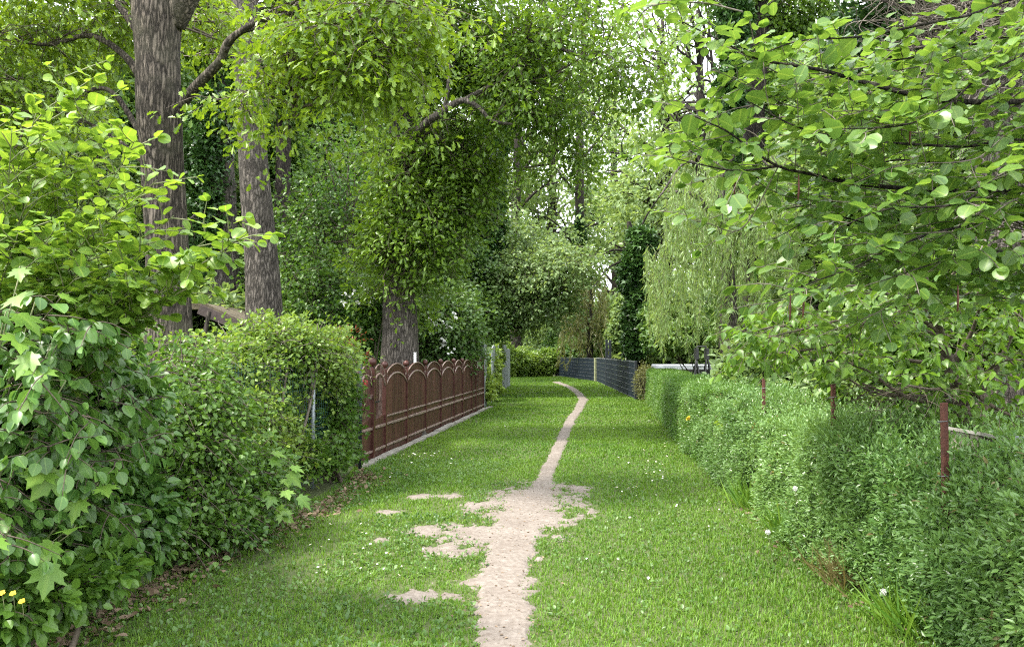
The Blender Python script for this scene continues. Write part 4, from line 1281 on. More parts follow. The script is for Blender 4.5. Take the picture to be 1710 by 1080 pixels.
# dry cane leaning over the fence
t = thing("dry_cane", W(517, 760, 9.3) * [1, 1, 0], "thin pale dry cane standing in the climber above the wire fence", "cane")
q = smooth_line([W(512, 700, 9.3), W(520, 640, 9.3), W(529, 600, 9.3), W(530, 540, 9.3)], 12)
mb = MB(); tubes(mb, q, np.full(12, .006), 6); mb.build("stalk", M['twig_grey'], t)
mb = MB(); tubes(mb, smooth_line([W(529, 570, 9.3), W(534, 550, 9.3), W(541, 535, 9.3)], 8), np.full(8, .004), 5); mb.build("side_stalk", M['twig_grey'], t)
t = thing("bent_stick", W(345, 640, 8.4) * [1, 1, 0], "dark bent stick in the climber just below the shed roof", "stick")
q = smooth_line([W(343, 690, 8.4), W(338, 620, 8.4), W(342, 560, 8.4), W(350, 520, 8.4)], 12)
mb = MB(); tubes(mb, q, np.linspace(.03, .022, 12), 8); mb.build("stick", M['bark_dark'], t)

# shed with a brown roof edge
sh = thing("shed", (-5.6, 15, 0), "low garden shed with a brown mossy roof behind the left hedge", "shed")
a, b = W(342, 516, 14.0), W(425, 548, 14.0)
mb = MB(); box(mb, (a[0] - .45, 15.6, .95), (1.2, 1.3, .95)); mb.build("wall", M['shed_wall'], sh, smooth=False)
mb = MB(); prism(mb, [(-1.9, a[2] + .12 + .0), (0, a[2] + .1), (b[0] - a[0], b[2] + .02), (b[0] - a[0], b[2] - .08), (0, a[2]), (-1.9, a[2] + .02)], (a[0], 15.4, 0), (1, 0, 0), (0, -1, 0), 2.7)
r_ = mb.build("roof", M['roof_moss'], sh, smooth=False)
mb = MB(); beam(mb, (a[0] - .1, 14.0, a[2] - .0), (b[0] - .25, 14.0, b[2] + .03), .03, .17, mat=0); mb.build("fascia", M['roof'], sh, smooth=False)

# red leaved shrub between the ivy and the oak
shrub("red_shrub", "small shrub with rusty red leaves behind the ivy, left of the central oak trunk", "shrub", W(575, 600, 12.8) * [1, 1, 0],
      [BL(580, 565, 12.8, 26, 12, .2), BL(600, 595, 12.8, 12, 9, .15), BL(560, 556, 12.9, 18, 7, .15)], 'red_leaf', 40, 4, .07, LANCE, 118, stems=5, twn=20)

# ------------------------------------------------------------------ the big oaks on the left
tree("oak_tree", "thick forked oak trunk nearest on the left behind the lime shrub", W(275, 600, 9.6) * [1, 1, 0],
     [[*W(280, 790, 9.6)[:2], -.1, .36], T(282, 600, 9.6, 78), T(280, 450, 9.6, 70), T(272, 300, 9.6, 68), T(266, 180, 9.5, 72), T(263, 90, 9.5, 71), T(262, 20, 9.5, 80), T(255, -60, 9.5, 66), T(240, -260, 9.6, 50), T(230, -500, 9.8, 25)],
     [[T(290, 40, 9.5, 40), T(312, -5, 9.4, 42), T(345, -70, 9.3, 34), T(400, -200, 9.2, 24), T(420, -400, 9.0, 10)],
      [T(285, 205, 9.5, 22), T(310, 165, 9.4, 19), T(340, 132, 9.2, 17), T(368, 102, 9.0, 15), T(380, 72, 8.9, 13), T(410, 48, 8.8, 10), T(440, 35, 8.7, 8), T(520, 20, 8.5, 6), T(600, 60, 8.4, 4)],
      [T(375, 85, 8.9, 11), T(400, 55, 9, 9), T(440, 52, 9, 6), T(480, 90, 8.8, 4), T(490, 200, 8.7, 2.5)],
      [T(245, 150, 9.6, 15), T(210, 95, 9.8, 12), T(150, 60, 10.0, 9), T(80, 75, 10.2, 6), T(0, 60, 10.3, 4), T(-60, 30, 10.3, 2)],
      [T(235, 60, 9.6, 14), T(195, 5, 9.8, 11), T(150, -40, 10.0, 8), T(60, -60, 10.1, 5), T(-20, -50, 10.2, 3)],
      [T(240, 230, 9.6, 10), T(180, 150, 10.0, 8), T(100, 165, 10.3, 6), T(20, 130, 10.4, 4), T(-40, 160, 10.5, 2)],
      [T(238, 270, 9.6, 8), T(190, 230, 9.9, 6), T(110, 190, 10, 4.5), T(40, 190, 10, 3)]],
     [BL(50, 60, 10.2, 130, 80, 1.2), BL(130, 20, 10.2, 80, 60, 1.0), BL(30, 180, 10.6, 110, 55, .9), BL(165, 160, 10.4, 34, 80, .4), BL(60, -50, 10, 150, 50, 1.2), BL(-20, 280, 11, 60, 60, .8), BL(180, 300, 11, 40, 60, .5),
      BL(495, 60, 8.5, 55, 50, .6), BL(570, 80, 8.4, 75, 65, .7), BL(640, 60, 8.3, 70, 65, .7), BL(690, 15, 8.3, 45, 50, .6), BL(600, 125, 8.4, 62, 40, .5), BL(500, 160, 8.5, 48, 50, .45), BL(470, 250, 8.5, 26, 60, .3), BL(476, 305, 8.5, 18, 40, .2), BL(480, 330, 8.5, 14, 30, .18),
      BL(398, 165, 8.7, 26, 32, .3), BL(560, -10, 8.6, 140, 45, 1.0), BL(345, 30, 11.5, 40, 50, .6), BL(440, 130, 8.7, 24, 40, .3)],
     'bark_oak', 'oak', 1750, 4, .092, OAK, 201, twn=420, S=36, gap=(1.9, .45), r0=.013, rough=.05, sp=dict(L=(.25, .65), droop=.28, spread=.06, soft=.46))
tree("oak_tree", "straight grey oak trunk between the forked oak and the dark bush, leaning slightly", W(440, 600, 14) * [1, 1, 0],
     [[*W(444, 600, 14)[:2], -.1, .46], [*W(444, 600, 14)[:2], .3, .36], T(441, 520, 14, 60), T(434, 400, 14, 54), T(424, 280, 14, 48), T(416, 160, 14, 44), T(410, 60, 14, 42), T(407, -60, 14, 38), T(400, -400, 14, 20)],
     [[T(410, -40, 14, 14), T(450, -110, 13.6, 9), T(520, -160, 13, 4)], [T(412, 130, 14, 10), T(380, 80, 13.8, 7), T(350, 60, 13.5, 3)]],
     [BL(335, 60, 15.5, 40, 60, .6), BL(490, 20, 15, 40, 70, .7)], 'bark_grey', 'oak_deep', 1500, 6, .11, OAK, 202, twn=160, S=32)
tree("ivy_clad_tree", "dark ivy grown tree trunk standing just behind the straight grey oak", W(372, 600, 18) * [1, 1, 0],
     [[*W(372, 600, 18)[:2], -.1, .42], T(374, 510, 18, 52), T(376, 420, 18, 44), T(372, 300, 18, 40), T(366, 180, 18, 36), T(362, 40, 18, 32), T(360, -150, 18, 24)],
     [[T(372, 350, 18, 10), T(335, 355, 17.5, 6), T(318, 365, 17.2, 3)]],
     [BL(350, 330, 17.8, 34, 130, .5), BL(358, 200, 17.8, 40, 90, .6), BL(340, 400, 17.8, 30, 70, .5), BL(365, 60, 18, 60, 90, .8), BL(330, 250, 18.3, 34, 100, .6)], 'bark_grey', 'ivy', 3400, 5, .10, IVY, 203, twn=60)
tree("slim_tree", "slim grey trunk half hidden right behind the straight grey oak", W(468, 600, 22) * [1, 1, 0],
     [[*W(468, 600, 22)[:2], 0, .3], T(470, 420, 22, 28), T(472, 330, 22, 26), T(474, 150, 22, 22), T(470, -100, 22, 14)], [[T(473, 200, 22, 8), T(500, 150, 21.6, 5), T(530, 120, 21.4, 3)]],
     [BL(490, 100, 22, 80, 110, 1.2), BL(470, 260, 22.5, 40, 60, .6)], 'bark_dark', 'far_dark', 2400, 5, .14, MIDOV, 204, twn=60)

# central oak with leafy sprouts all over its trunk
tree("oak_tree", "central oak whose trunk is wrapped in dense leafy sprouts, standing behind the brown fence", W(668, 610, 15.4) * [1, 1, 0],
     [[*W(668, 610, 15.4)[:2], -.1, .46], [*W(668, 610, 15.4)[:2], .25, .41], T(668, 600, 15.4, 64), T(668, 550, 15.4, 58), T(667, 490, 15.4, 54), T(667, 400, 15.4, 50), T(670, 300, 15.4, 46), T(672, 200, 15.4, 42), T(680, 80, 15.4, 36), T(690, -60, 15.4, 28), T(705, -300, 15.4, 14)],
     [[T(674, 275, 15.2, 17), T(688, 235, 14.5, 14), T(710, 207, 14.0, 13), T(740, 186, 13.7, 12), T(772, 168, 13.5, 10), T(800, 180, 13.4, 8), T(822, 202, 13.3, 6), T(860, 208, 13.3, 4)],
      [T(742, 184, 13.7, 8), T(750, 130, 13.8, 7), T(752, 60, 14.0, 5), T(770, -20, 14.5, 4)],
      [T(682, 120, 15.3, 14), T(760, 70, 14.8, 11), T(860, 60, 14.2, 9), T(960, 90, 13.6, 6), T(1050, 130, 13.2, 4)],
      [T(772, 168, 13.5, 7), T(830, 140, 13.6, 6), T(890, 135, 14, 5), T(960, 105, 13.6, 3.5)],
      [T(686, 20, 15.4, 13), T(620, -40, 15, 10), T(540, -60, 14.6, 6)],
      [T(690, -40, 15.4, 13), T(800, -80, 14.8, 11), T(920, -60, 14, 8), T(1040, 10, 13.2, 4)],
      [T(860, 60, 14.2, 6), T(900, 150, 14.2, 5), T(930, 230, 14.4, 3), T(920, 280, 14.5, 2)]],
     [BL(700, 330, 15.0, 70, 120, .8), BL(742, 330, 15.2, 60, 115, .7), BL(690, 400, 15.0, 52, 70, .6), BL(778, 290, 15.3, 40, 70, .6), BL(650, 400, 14.9, 26, 50, .4), BL(705, 410, 14.9, 48, 55, .5), BL(632, 310, 15.1, 18, 100, .3), BL(735, 230, 15.2, 55, 60, .8), BL(706, 505, 15.7, 10, 30, .2), BL(632, 470, 15.6, 10, 22, .2),
      BL(800, 70, 14.3, 120, 80, 1.5), BL(900, 90, 13.8, 105, 75, 1.4), BL(1000, 90, 13.4, 90, 65, 1.1), BL(1060, 120, 13.2, 45, 45, .6), BL(720, 110, 14.8, 70, 70, 1.1), BL(880, 190, 14.2, 60, 45, .7), BL(930, 255, 14.6, 40, 45, .5), BL(960, 170, 14, 50, 45, .6),
      BL(850, -20, 14.2, 220, 45, 1.2), BL(670, 90, 14.9, 60, 90, 1.0), BL(820, 150, 14.4, 55, 45, .7)],
     'bark_grey', 'oak_deep', 4400, 4, .10, OAK, 205, twn=520, S=36, gap=(1.1, .40), r0=.015, flare=.2, sp=dict(L=(.3, .8), droop=.2, spread=.07, soft=.46, tint=(0, 1.15)))
# little white plaque on the oak
c = W(693, 597, 15.05); mb = MB(); box(mb, c, (.025, .008, .1))
tag(mb.build("plaque", M['white'], smooth=False), "small white upright plaque fixed to the right side of the central oak trunk", "plaque")

# ------------------------------------------------------------------ middle distance, left of the lane
shrub("elder_thicket", "tall dense dark green thicket between the straight grey oak and the central oak", "shrub", W(530, 620, 18.5) * [1, 1, 0],
      [BL(540, 420, 18.5, 75, 110, 1.2), BL(500, 500, 17.5, 60, 70, 1.0), BL(570, 510, 17.8, 60, 70, 1.0), BL(520, 580, 17, 80, 60, .9), BL(585, 330, 19, 55, 100, 1.0), BL(470, 560, 16.6, 45, 45, .7), BL(430, 540, 16.5, 40, 30, .5)],
      'elder', 2000, 4, .085, MIDOV, 301, stems=10, twn=160, gap=(1.1, .36), tint=(0, 1.1), sp=dict(L=(.3, .9), droop=.15, spread=.08, soft=.55))
t = shrub("white_flowering_bush", "dark bush with white flowers left of the central oak trunk", "shrub", W(615, 620, 16.6) * [1, 1, 0],
      [BL(615, 540, 16.6, 35, 65, .6), BL(630, 500, 16.4, 22, 30, .4)], 'elder', 1100, 5, .08, MIDOV, 302, stems=6, twn=50)
def blossoms(parent, pts, size, rng, mat='white', k=7):
    for c in pts:
        mb = MB(); leaves(mb, ROUND, c + rng.normal(size=(k, 3)) * size * .35, rng.normal(size=(k, 3)) + [0, -.6, .2], rng.normal(size=(k, 3)) + [0, -1, .5], size * .6, .5)
        mb.build("blossom", M[mat], parent, smooth=False)
rng = np.random.default_rng(12)
blossoms(t, [W(x, y, 15.9) for x, y in ((607, 476), (612, 481), (578, 492), (590, 488), (620, 500), (640, 470), (598, 505), (575, 505))], .09, rng)
t = shrub("rhododendron", "dark green rhododendron with scattered white flowers right of the central oak trunk", "shrub", W(738, 620, 21) * [1, 1, 0],
      [BL(735, 560, 21, 42, 40, .9), BL(760, 535, 21.5, 30, 45, .8), BL(718, 525, 21, 30, 42, .7), BL(745, 590, 21, 42, 26, .7)], 'far_dark', 1100, 4, .095, MIDOV, 303, stems=9, twn=80, tint=(0, .9), sp=dict(L=(.2, .6), droop=.1, spread=.08, soft=.5))
blossoms(t, [W(x, y, 20.0) for x, y in ((741, 570), (744, 566), (737, 575), (726, 542), (735, 535), (722, 555), (748, 545), (715, 535), (760, 530), (752, 585))], .12, rng)
tree("ivy_clad_tree", "dark ivy column right behind the leafy central oak", W(815, 620, 30) * [1, 1, 0],
     [[*W(812, 620, 30)[:2], 0, .4], T(812, 480, 30, 30), T(814, 300, 30, 26), T(818, 150, 30, 22), T(820, 0, 30, 14)], [],
     [BL(812, 430, 30, 28, 70, .6), BL(818, 320, 30, 26, 90, .6), BL(822, 230, 30, 28, 70, .6), BL(800, 470, 29.6, 34, 40, .6), BL(830, 400, 30.3, 18, 60, .5)], 'bark_dark', 'ivy', 3200, 5, .17, IVY, 304, twn=30)
tree("overhanging_tree", "spreading light green small-leaved tree hanging over the far end of the planks", W(835, 640, 31) * [1, 1, 0],
     [[*W(800, 640, 31)[:2], 0, .2], T(812, 560, 31, 14), T(830, 500, 31, 11), T(860, 450, 31, 7), T(880, 400, 31, 4)],
     [[T(820, 530, 31, 7), T(870, 510, 30.5, 5), T(930, 490, 30, 3)], [T(830, 500, 31, 6), T(890, 465, 30, 4), T(960, 450, 29.5, 2.5)], [T(812, 560, 31, 6), T(850, 548, 30, 4), T(900, 545, 29.5, 2.5)]],
     [BL(850, 470, 30.5, 55, 42, 1.4), BL(900, 450, 30, 55, 40, 1.4), BL(945, 440, 29.6, 36, 30, 1.0), BL(880, 505, 30, 50, 24, 1.0), BL(840, 520, 30.5, 34, 24, .8), BL(860, 410, 31, 50, 38, 1.2), BL(805, 480, 31, 34, 50, 1.0), BL(925, 500, 29.8, 28, 18, .7)],
     'bark_dark', 'far', 1500, 4, .12, MIDOV, 305, twn=160, gap=(.8, .40), sp=dict(L=(.4, 1.0), droop=.2, spread=.1, soft=.5))
shrub("far_hedge", "loose rounded green hedge closing the view at the far left bend of the lane", "hedge", W(890, 628, 53) * [1, 1, 0],
      [BL(868, 606, 52, 20, 24, .8), BL(890, 608, 53, 20, 22, .8), BL(912, 606, 53.5, 22, 24, .8), BL(935, 600, 55, 16, 22, .8), BL(850, 600, 51, 14, 28, .8)], 'climber', 2600, 5, .16, MIDOV, 306, stems=8, twn=60, fill=.7, tint=(0, .75))
tree("thin_ivy_tree", "tall thin ivy wrapped trunk standing alone in the bright gap above the lane end", W(968, 620, 58) * [1, 1, 0],
     [[*W(968, 620, 58)[:2], 0, .34], T(968, 520, 58, 17), T(968, 400, 58, 16), T(968, 300, 58, 15), T(969, 200, 58, 12), T(975, 80, 58, 9), T(980, -40, 58, 5)],
     [[T(968, 330, 58, 5), T(935, 290, 57, 4), T(905, 250, 56, 2)], [T(968, 380, 58, 4), T(1010, 370, 57, 3), T(1040, 350, 56, 2)], [T(968, 270, 58, 5), T(1010, 220, 58, 3), T(1050, 170, 58, 2)], [T(967, 420, 58, 4), T(930, 375, 57, 3), T(890, 350, 56, 2)]],
     [BL(968, 420, 57.7, 11, 70, .4), BL(970, 560, 57.5, 12, 50, .5)], 'bark_dark', 'ivy', 1100, 5, .2, IVY, 307, twn=0, S=16, gap=None)

# ------------------------------------------------------------------ right of the lane
def weeping(name, label, base, trunk, limbs, drapes, mat, seed, leaf=.15, bark='bark_grey', spacing=.05, cat="tree", side=.5):
    """drooping curtains: drapes rows are (px, py_top, py_bottom, Y)"""
    rng = np.random.default_rng(seed)
    t = thing(name, base, label, cat)
    mb = MB(); trunk_mesh(mb, trunk, 20, 60, .06, .15, seed=seed); mb.build("trunk", M[bark], t)
    for L in limbs:
        mb = MB(); trunk_mesh(mb, L, 8, 30, .05, 0, seed=seed); mb.build("limb", M[bark], t)
    P = []; lp = []; ld = []
    for px, pa, pb, Y in drapes:
        a = W(px, pa, Y); b = W(px + rng.normal(0, 8), pb, Y + rng.normal(0, .15))
        q = smooth_line([a, a * .6 + b * .4 + rng.normal(size=3) * .08, b], 12)
        P.append(q)
        n = int(np.linalg.norm(a - b) / spacing)
        s = rng.random(n)
        for u in s:
            i = int(u * 10.99)
            lp.append(q[i] + (q[i + 1] - q[i]) * rng.random() + rng.normal(size=3) * .012)
            ld.append(np.array([rng.normal(0, side), rng.normal(0, side), -1]))
    lp = np.array(lp); ld = np.array(ld)
    mb = MB(); leaves(mb, WILL, lp, ld, rng.normal(size=lp.shape) + [0, -.6, .3], leaf * (.6 + .8 * rng.random(len(lp))), np.clip(noise(lp * 1.3, 8) * .6 + .4 * rng.random(len(lp)), 0, 1), 1.2 + .5 * rng.random(len(lp)))
    mb.build("crown", M[mat], t, smooth=False)
    mb = MB(); P = np.array(P); tubes(mb, P, np.tile(np.linspace(.006, .002, 12), (len(P), 1)), 3, cap=False); mb.build("hanging_twigs", M['twig_green'], t)
    return t
rng = np.random.default_rng(44)
dr = []
for i in range(760):
    px = rng.uniform(1080, 1330); top = np.interp(px, [1080, 1120, 1200, 1330], [400, 300, 250, 290]) + 60 * (math.sin(px * .11) + math.sin(px * .047)) * .5 + rng.exponential(80)
    bot = top + rng.uniform(50, 190)
    bot = min(bot, np.interp(px, [1080, 1110, 1200, 1330], [520, 585, 600, 590]) + rng.normal(0, 14))
    if bot - top < 25 or math.sin(px * .19 + top * .02) > .75: continue
    dr.append((px, top, bot, rng.uniform(17.6, 22.5)))
weeping("weeping_willow", "pale green weeping willow with hanging narrow leaves behind the clipped hedge", W(1215, 640, 20.5) * [1, 1, 0],
        [[*W(1225, 650, 20.5)[:2], 0, .22], T(1222, 560, 20.5, 24), T(1215, 440, 20.3, 20), T(1205, 330, 20.2, 14), T(1200, 260, 20, 9)],
        [[T(1212, 400, 20.3, 10), T(1165, 330, 20, 8), T(1115, 320, 19.6, 5)], [T(1210, 380, 20.3, 9), T(1260, 310, 20.2, 7), T(1310, 300, 20, 4)], [T(1203, 320, 20.2, 8), T(1150, 270, 19.8, 5), T(1100, 330, 19.3, 3)], [T(1203, 300, 20, 7), T(1240, 250, 19.6, 5), T(1300, 290, 19.4, 3)]],
        dr, 'willow', 45)
tree("ivy_clad_stump", "dark ivy smothered dead tree with bare sticks, left of the weeping willow", W(1062, 640, 33) * [1, 1, 0],
     [[*W(1060, 640, 33)[:2], 0, .4], T(1060, 560, 33, 26), T(1060, 480, 33, 22), T(1058, 420, 33, 16), T(1050, 370, 33, 7)],
     [[T(1058, 430, 33, 5), T(1020, 445, 32.6, 3.5), T(990, 480, 32.2, 2)], [T(1058, 420, 33, 5), T(1015, 420, 32.6, 3), T(985, 455, 32.2, 2)], [T(1056, 410, 33, 5), T(1080, 360, 32.8, 3), T(1100, 330, 32.6, 2)], [T(1060, 460, 33, 5), T(1090, 440, 32.5, 4), T(1075, 500, 32.2, 2)]],
     [BL(1068, 530, 32.6, 27, 62, .8), BL(1056, 455, 32.8, 24, 42, .7), BL(1085, 500, 33, 24, 56, .7), BL(1060, 575, 32.4, 22, 26, .6), BL(1072, 410, 33, 24, 36, .7)],
     'bark_dark', 'ivy', 3000, 5, .18, IVY, 310, twn=80, twigmat='twig_grey', tint=(0, 1.3))
rng = np.random.default_rng(46)
dr = []
for i in range(170):
    px = rng.uniform(938, 1015); a = rng.uniform(440, 545) + abs(px - 985) * .6
    dr.append((px, a, a + rng.uniform(25, 70), rng.uniform(47, 49)))
weeping("withered_conifer", "drooping olive brown conifer behind the dark strip fence near the lane end", W(985, 620, 48) * [1, 1, 0],
        [[*W(985, 620, 48)[:2], 0, .2], T(985, 540, 48, 10), T(985, 470, 48, 7), T(984, 430, 48, 3)], [[T(985, 480, 48, 4), T(960, 470, 47.6, 3), T(943, 485, 47.4, 2)], [T(985, 470, 48, 4), T(1005, 465, 47.6, 3), T(1015, 480, 47.4, 2)]],
        dr, 'dry_willow', 47, leaf=.26, bark='bark_dark', spacing=.045)
for i, (name, lab, bl, mat, n, size, seed) in enumerate((
        ("round_bush", "rounded dark bush just behind the far section of the dark strip fence", [BL(950, 585, 55.5, 26, 22, 1.2), BL(975, 580, 54, 26, 26, 1.2), BL(930, 575, 57, 18, 30, 1)], 'far_dark', 1500, .22, 321),
        ("leafy_bush", "light green bush beside the narrow dark pillar behind the strip fence", [BL(1032, 562, 40, 18, 34, .7), BL(1005, 566, 48, 16, 26, .7), BL(1040, 525, 40, 16, 28, .6)], 'far', 1500, .16, 322),
        ("laurel_bush", "dark leafy bush under the willow right of the ivy smothered tree", [BL(1108, 565, 25, 34, 26, 1.0), BL(1145, 560, 24, 36, 24, .8), BL(1100, 540, 26, 26, 40, .9), BL(1205, 560, 36, 50, 26, 1.0), BL(1265, 560, 33, 50, 46, 1.0)], 'far_dark', 3400, .14, 323))):
    shrub(name, lab, "bush", (np.mean([b[0] for b in bl]), np.mean([b[1] for b in bl]), 0), bl, mat, n, 5, size, MIDOV, seed, stems=6, twn=50)

tree("tall_tree", "tall dark trunk rising behind the alder twigs at the upper right of centre", W(1268, 640, 25) * [1, 1, 0],
     [[*W(1262, 660, 25)[:2], 0, .42], T(1260, 560, 25, 38), T(1258, 400, 25, 36), T(1258, 250, 25, 35), T(1262, 140, 25, 34), T(1272, 40, 25, 31), T(1280, -80, 25, 26), T(1290, -300, 25, 14)],
     [[T(1280, 30, 25, 14), T(1310, -20, 24.6, 11), T(1350, -80, 24, 7)], [T(1262, 180, 25, 9), T(1300, 150, 24.6, 6), T(1340, 140, 24.2, 3)]],
     [BL(1330, 30, 25.5, 90, 60, 1.6), BL(1350, 120, 26, 60, 90, 1.4), BL(1225, -20, 25, 60, 40, 1), BL(1240, 330, 24.6, 34, 90, .8)], 'bark_dark', 'oak_deep', 2600, 6, .17, OAK, 330, twn=120, S=28, spread=.2)
tree("ivy_clad_tree", "dark ivy grown trunk just left of the tall dark trunk at upper right", W(1215, 640, 24) * [1, 1, 0],
     [[*W(1215, 640, 24)[:2], 0, .3], T(1216, 400, 24, 22), T(1218, 200, 24, 20), T(1222, 50, 24, 16), T(1225, -100, 24, 10)], [],
     [BL(1218, 150, 24, 24, 90, .6), BL(1216, 280, 24, 24, 80, .6), BL(1224, 40, 24, 30, 60, .7)], 'bark_dark', 'ivy', 1800, 5, .14, IVY, 331, twn=20)

# old willow with a tangle of bare twigs at the upper right
rng = np.random.default_rng(60)
t = thing("old_willow", W(1700, 640, 8.5) * [1, 1, 0], "huge grey willow trunk with a tangle of bare twigs at the right edge", "tree")
mb = MB(); trunk_mesh(mb, [[*W(1705, 700, 8.5)[:2], 0, .55], T(1705, 480, 8.5, 130), T(1700, 330, 8.5, 125), T(1692, 200, 8.5, 130), T(1680, 80, 8.5, 150), T(1660, -40, 8.5, 190), T(1640, -200, 8.5, 150), T(1620, -420, 8.5, 60)], 40, 90, .09, .1, seed=61)
mb.build("trunk", M['bark_grey'], t)
P = []; Rr = []
for i in range(430):
    s = W(rng.uniform(1600, 1715), rng.uniform(-60, 130), rng.uniform(7.7, 8.1))
    d = nrmz(np.array([-abs(rng.normal(.8, .4)), -rng.random() * .5, rng.normal(.0, .55)])) * rng.uniform(.5, 1.5)
    e = s + d; m = (s + e) / 2 + rng.normal(size=3) * .16
    q = smooth_line([s, s * .6 + m * .4 + rng.normal(size=3) * .07, m, m * .4 + e * .6 + rng.normal(size=3) * .08, e + [0, 0, rng.normal(0, .12)]], 16)
    P.append(q); Rr.append(np.linspace(rng.uniform(.005, .013), .0025, 16))
for i in range(70):
    s = W(rng.uniform(1640, 1740), rng.uniform(330, 470), rng.uniform(7.3, 8.0)); d = nrmz(np.array([rng.normal(-.7, .5), -.2, rng.normal(0, .6)])) * rng.uniform(.4, 1.0)
    e = s + d; m = (s + e) / 2 + rng.normal(size=3) * .12
    P.append(smooth_line([s, m, e], 16)); Rr.append(np.linspace(.008, .0025, 16))
mb = MB(); tubes(mb, np.array(P), np.array(Rr), 4, cap=False); mb.build("bare_twigs", M['twig_grey'], t)
for px, py in ((1560, 30), (1500, -40), (1600, -120)):
    L = [T(1660, py + 60, 8.4, 26), T((1660 + px) / 2, py + 10, 8.2, 16), T(px, py, 8.0, 10), T(px - 90, py - 30, 7.8, 4)]
    mb = MB(); trunk_mesh(mb, L, 10, 30, .08, 0, seed=62); mb.build("limb", M['bark_grey'], t)
p, _ = foliage("crown", 'ivy', t, [BL(1540, 40, 9.6, 110, 70, .6), BL(1450, 60, 10, 90, 60, .6), BL(1620, 150, 9.6, 50, 60, .4), BL(1550, -140, 9, 220, 80, 1.4)], 2200, 5, .08, IVY, rng, .8, tint=(0, .8))

# fruit tree behind the overgrown hedge
rng = np.random.default_rng(70); LV = []; TW = []
t = thing("quince_tree", (3.42, 6.15, 0), "small tree with pointed hanging leaves directly behind the overgrown privet hedge on the right", "tree")
fb = W(1608, 700, 6.1)
mb = MB(); trunk_mesh(mb, [[fb[0], fb[1], 0, .07], T(1606, 690, 6.1, 26), T(1588, 620, 6.05, 20), T(1572, 560, 6.0, 14), T(1555, 500, 5.9, 8), T(1540, 430, 5.8, 4)], 14, 40, .06, .2, seed=71); mb.build("trunk", M['twig'], t)
FL = [[T(1604, 680, 6.1, 14), T(1650, 640, 6.0, 10), T(1690, 560, 5.9, 6), T(1720, 500, 5.8, 3)], [T(1585, 610, 6.05, 10), T(1620, 560, 6.0, 7), T(1640, 500, 5.8, 3)],
      [T(1578, 580, 6.0, 9), T(1500, 545, 5.9, 7), T(1400, 545, 5.8, 5), T(1300, 545, 5.7, 3.5), T(1235, 560, 5.6, 2.5)], [T(1602, 670, 6.1, 9), T(1520, 665, 5.9, 7), T(1430, 610, 5.8, 5), T(1340, 600, 5.7, 3)],
      [T(1572, 560, 6, 8), T(1480, 490, 5.8, 6), T(1380, 480, 5.6, 4), T(1290, 520, 5.5, 3)], [T(1560, 520, 5.9, 7), T(1600, 450, 5.7, 5), T(1680, 440, 5.5, 3)], [T(1590, 630, 6, 8), T(1680, 690, 5.7, 5), T(1740, 690, 5.5, 3)],
      [T(1585, 610, 6.05, 8), T(1500, 600, 6.2, 6), T(1420, 590, 6.3, 4), T(1330, 585, 6.3, 3)], [T(1606, 685, 6.1, 8), T(1660, 610, 5.6, 5), T(1720, 600, 5.4, 3)], [T(1575, 570, 6, 6), T(1500, 440, 6, 5), T(1420, 420, 5.9, 3)],
      [T(1600, 660, 6.1, 7), T(1500, 660, 5.9, 5), T(1440, 640, 5.8, 3)], [T(1590, 640, 6.05, 7), T(1560, 650, 5.5, 5), T(1500, 640, 5.2, 3)], [T(1600, 670, 6.1, 7), T(1680, 730, 5.6, 4), T(1725, 760, 5.4, 2.5)], [T(1420, 545, 5.8, 4), T(1300, 570, 5.7, 3.5), T(1250, 590, 5.7, 2.5)],[T(1500, 490, 5.8, 4), T(1400, 570, 5.6, 3.5), T(1300, 590, 5.6, 2.5)],
      [T(1572, 560, 6, 6), T(1450, 530, 5.6, 4), T(1340, 550, 5.5, 3), T(1260, 570, 5.4, 2)], [T(1602, 670, 6.1, 6), T(1460, 655, 6.2, 4), T(1360, 595, 6.2, 3), T(1290, 600, 6.2, 2)], [T(1588, 620, 6.05, 6), T(1660, 590, 5.8, 4), T(1730, 640, 5.6, 2)], [T(1560, 510, 5.9, 6), T(1640, 490, 5.6, 4), T(1720, 540, 5.4, 2)]]
for L in FL:
    mb = MB(); trunk_mesh(mb, L, 8, 24, .06, 0, seed=72); mb.build("limb", M['twig'], t)
    spray(np.array(L)[:, :3], .005, rng, LV, TW, 2, .064, .55, .088, .8, .05, .12, .12, .7, .6)
LV = [l for l in LV if l[0][2] > 1.42 or l[0][0] > 2.95]
build_sprays(LV, TW, POINT, 'fruit', 'twig', t, rng, (0, 1), lname="crown")

shrub("leafy_bush", "dense dark bush behind the small pointed-leaved tree, in front of the old willow trunk", "bush", (4.4, 7.3, 0),
      [BL(1640, 560, 7.4, 95, 120, .4), BL(1540, 600, 7.6, 70, 90, .4), BL(1690, 640, 7.2, 60, 90, .4), BL(1450, 620, 8.5, 70, 60, .4), BL(1580, 470, 7.6, 80, 60, .4)], 'fruit', 3600, 5, .085, MIDOV, 324, stems=8, twn=80, fill=.8, lump=.5, gap=(1.6, .38))
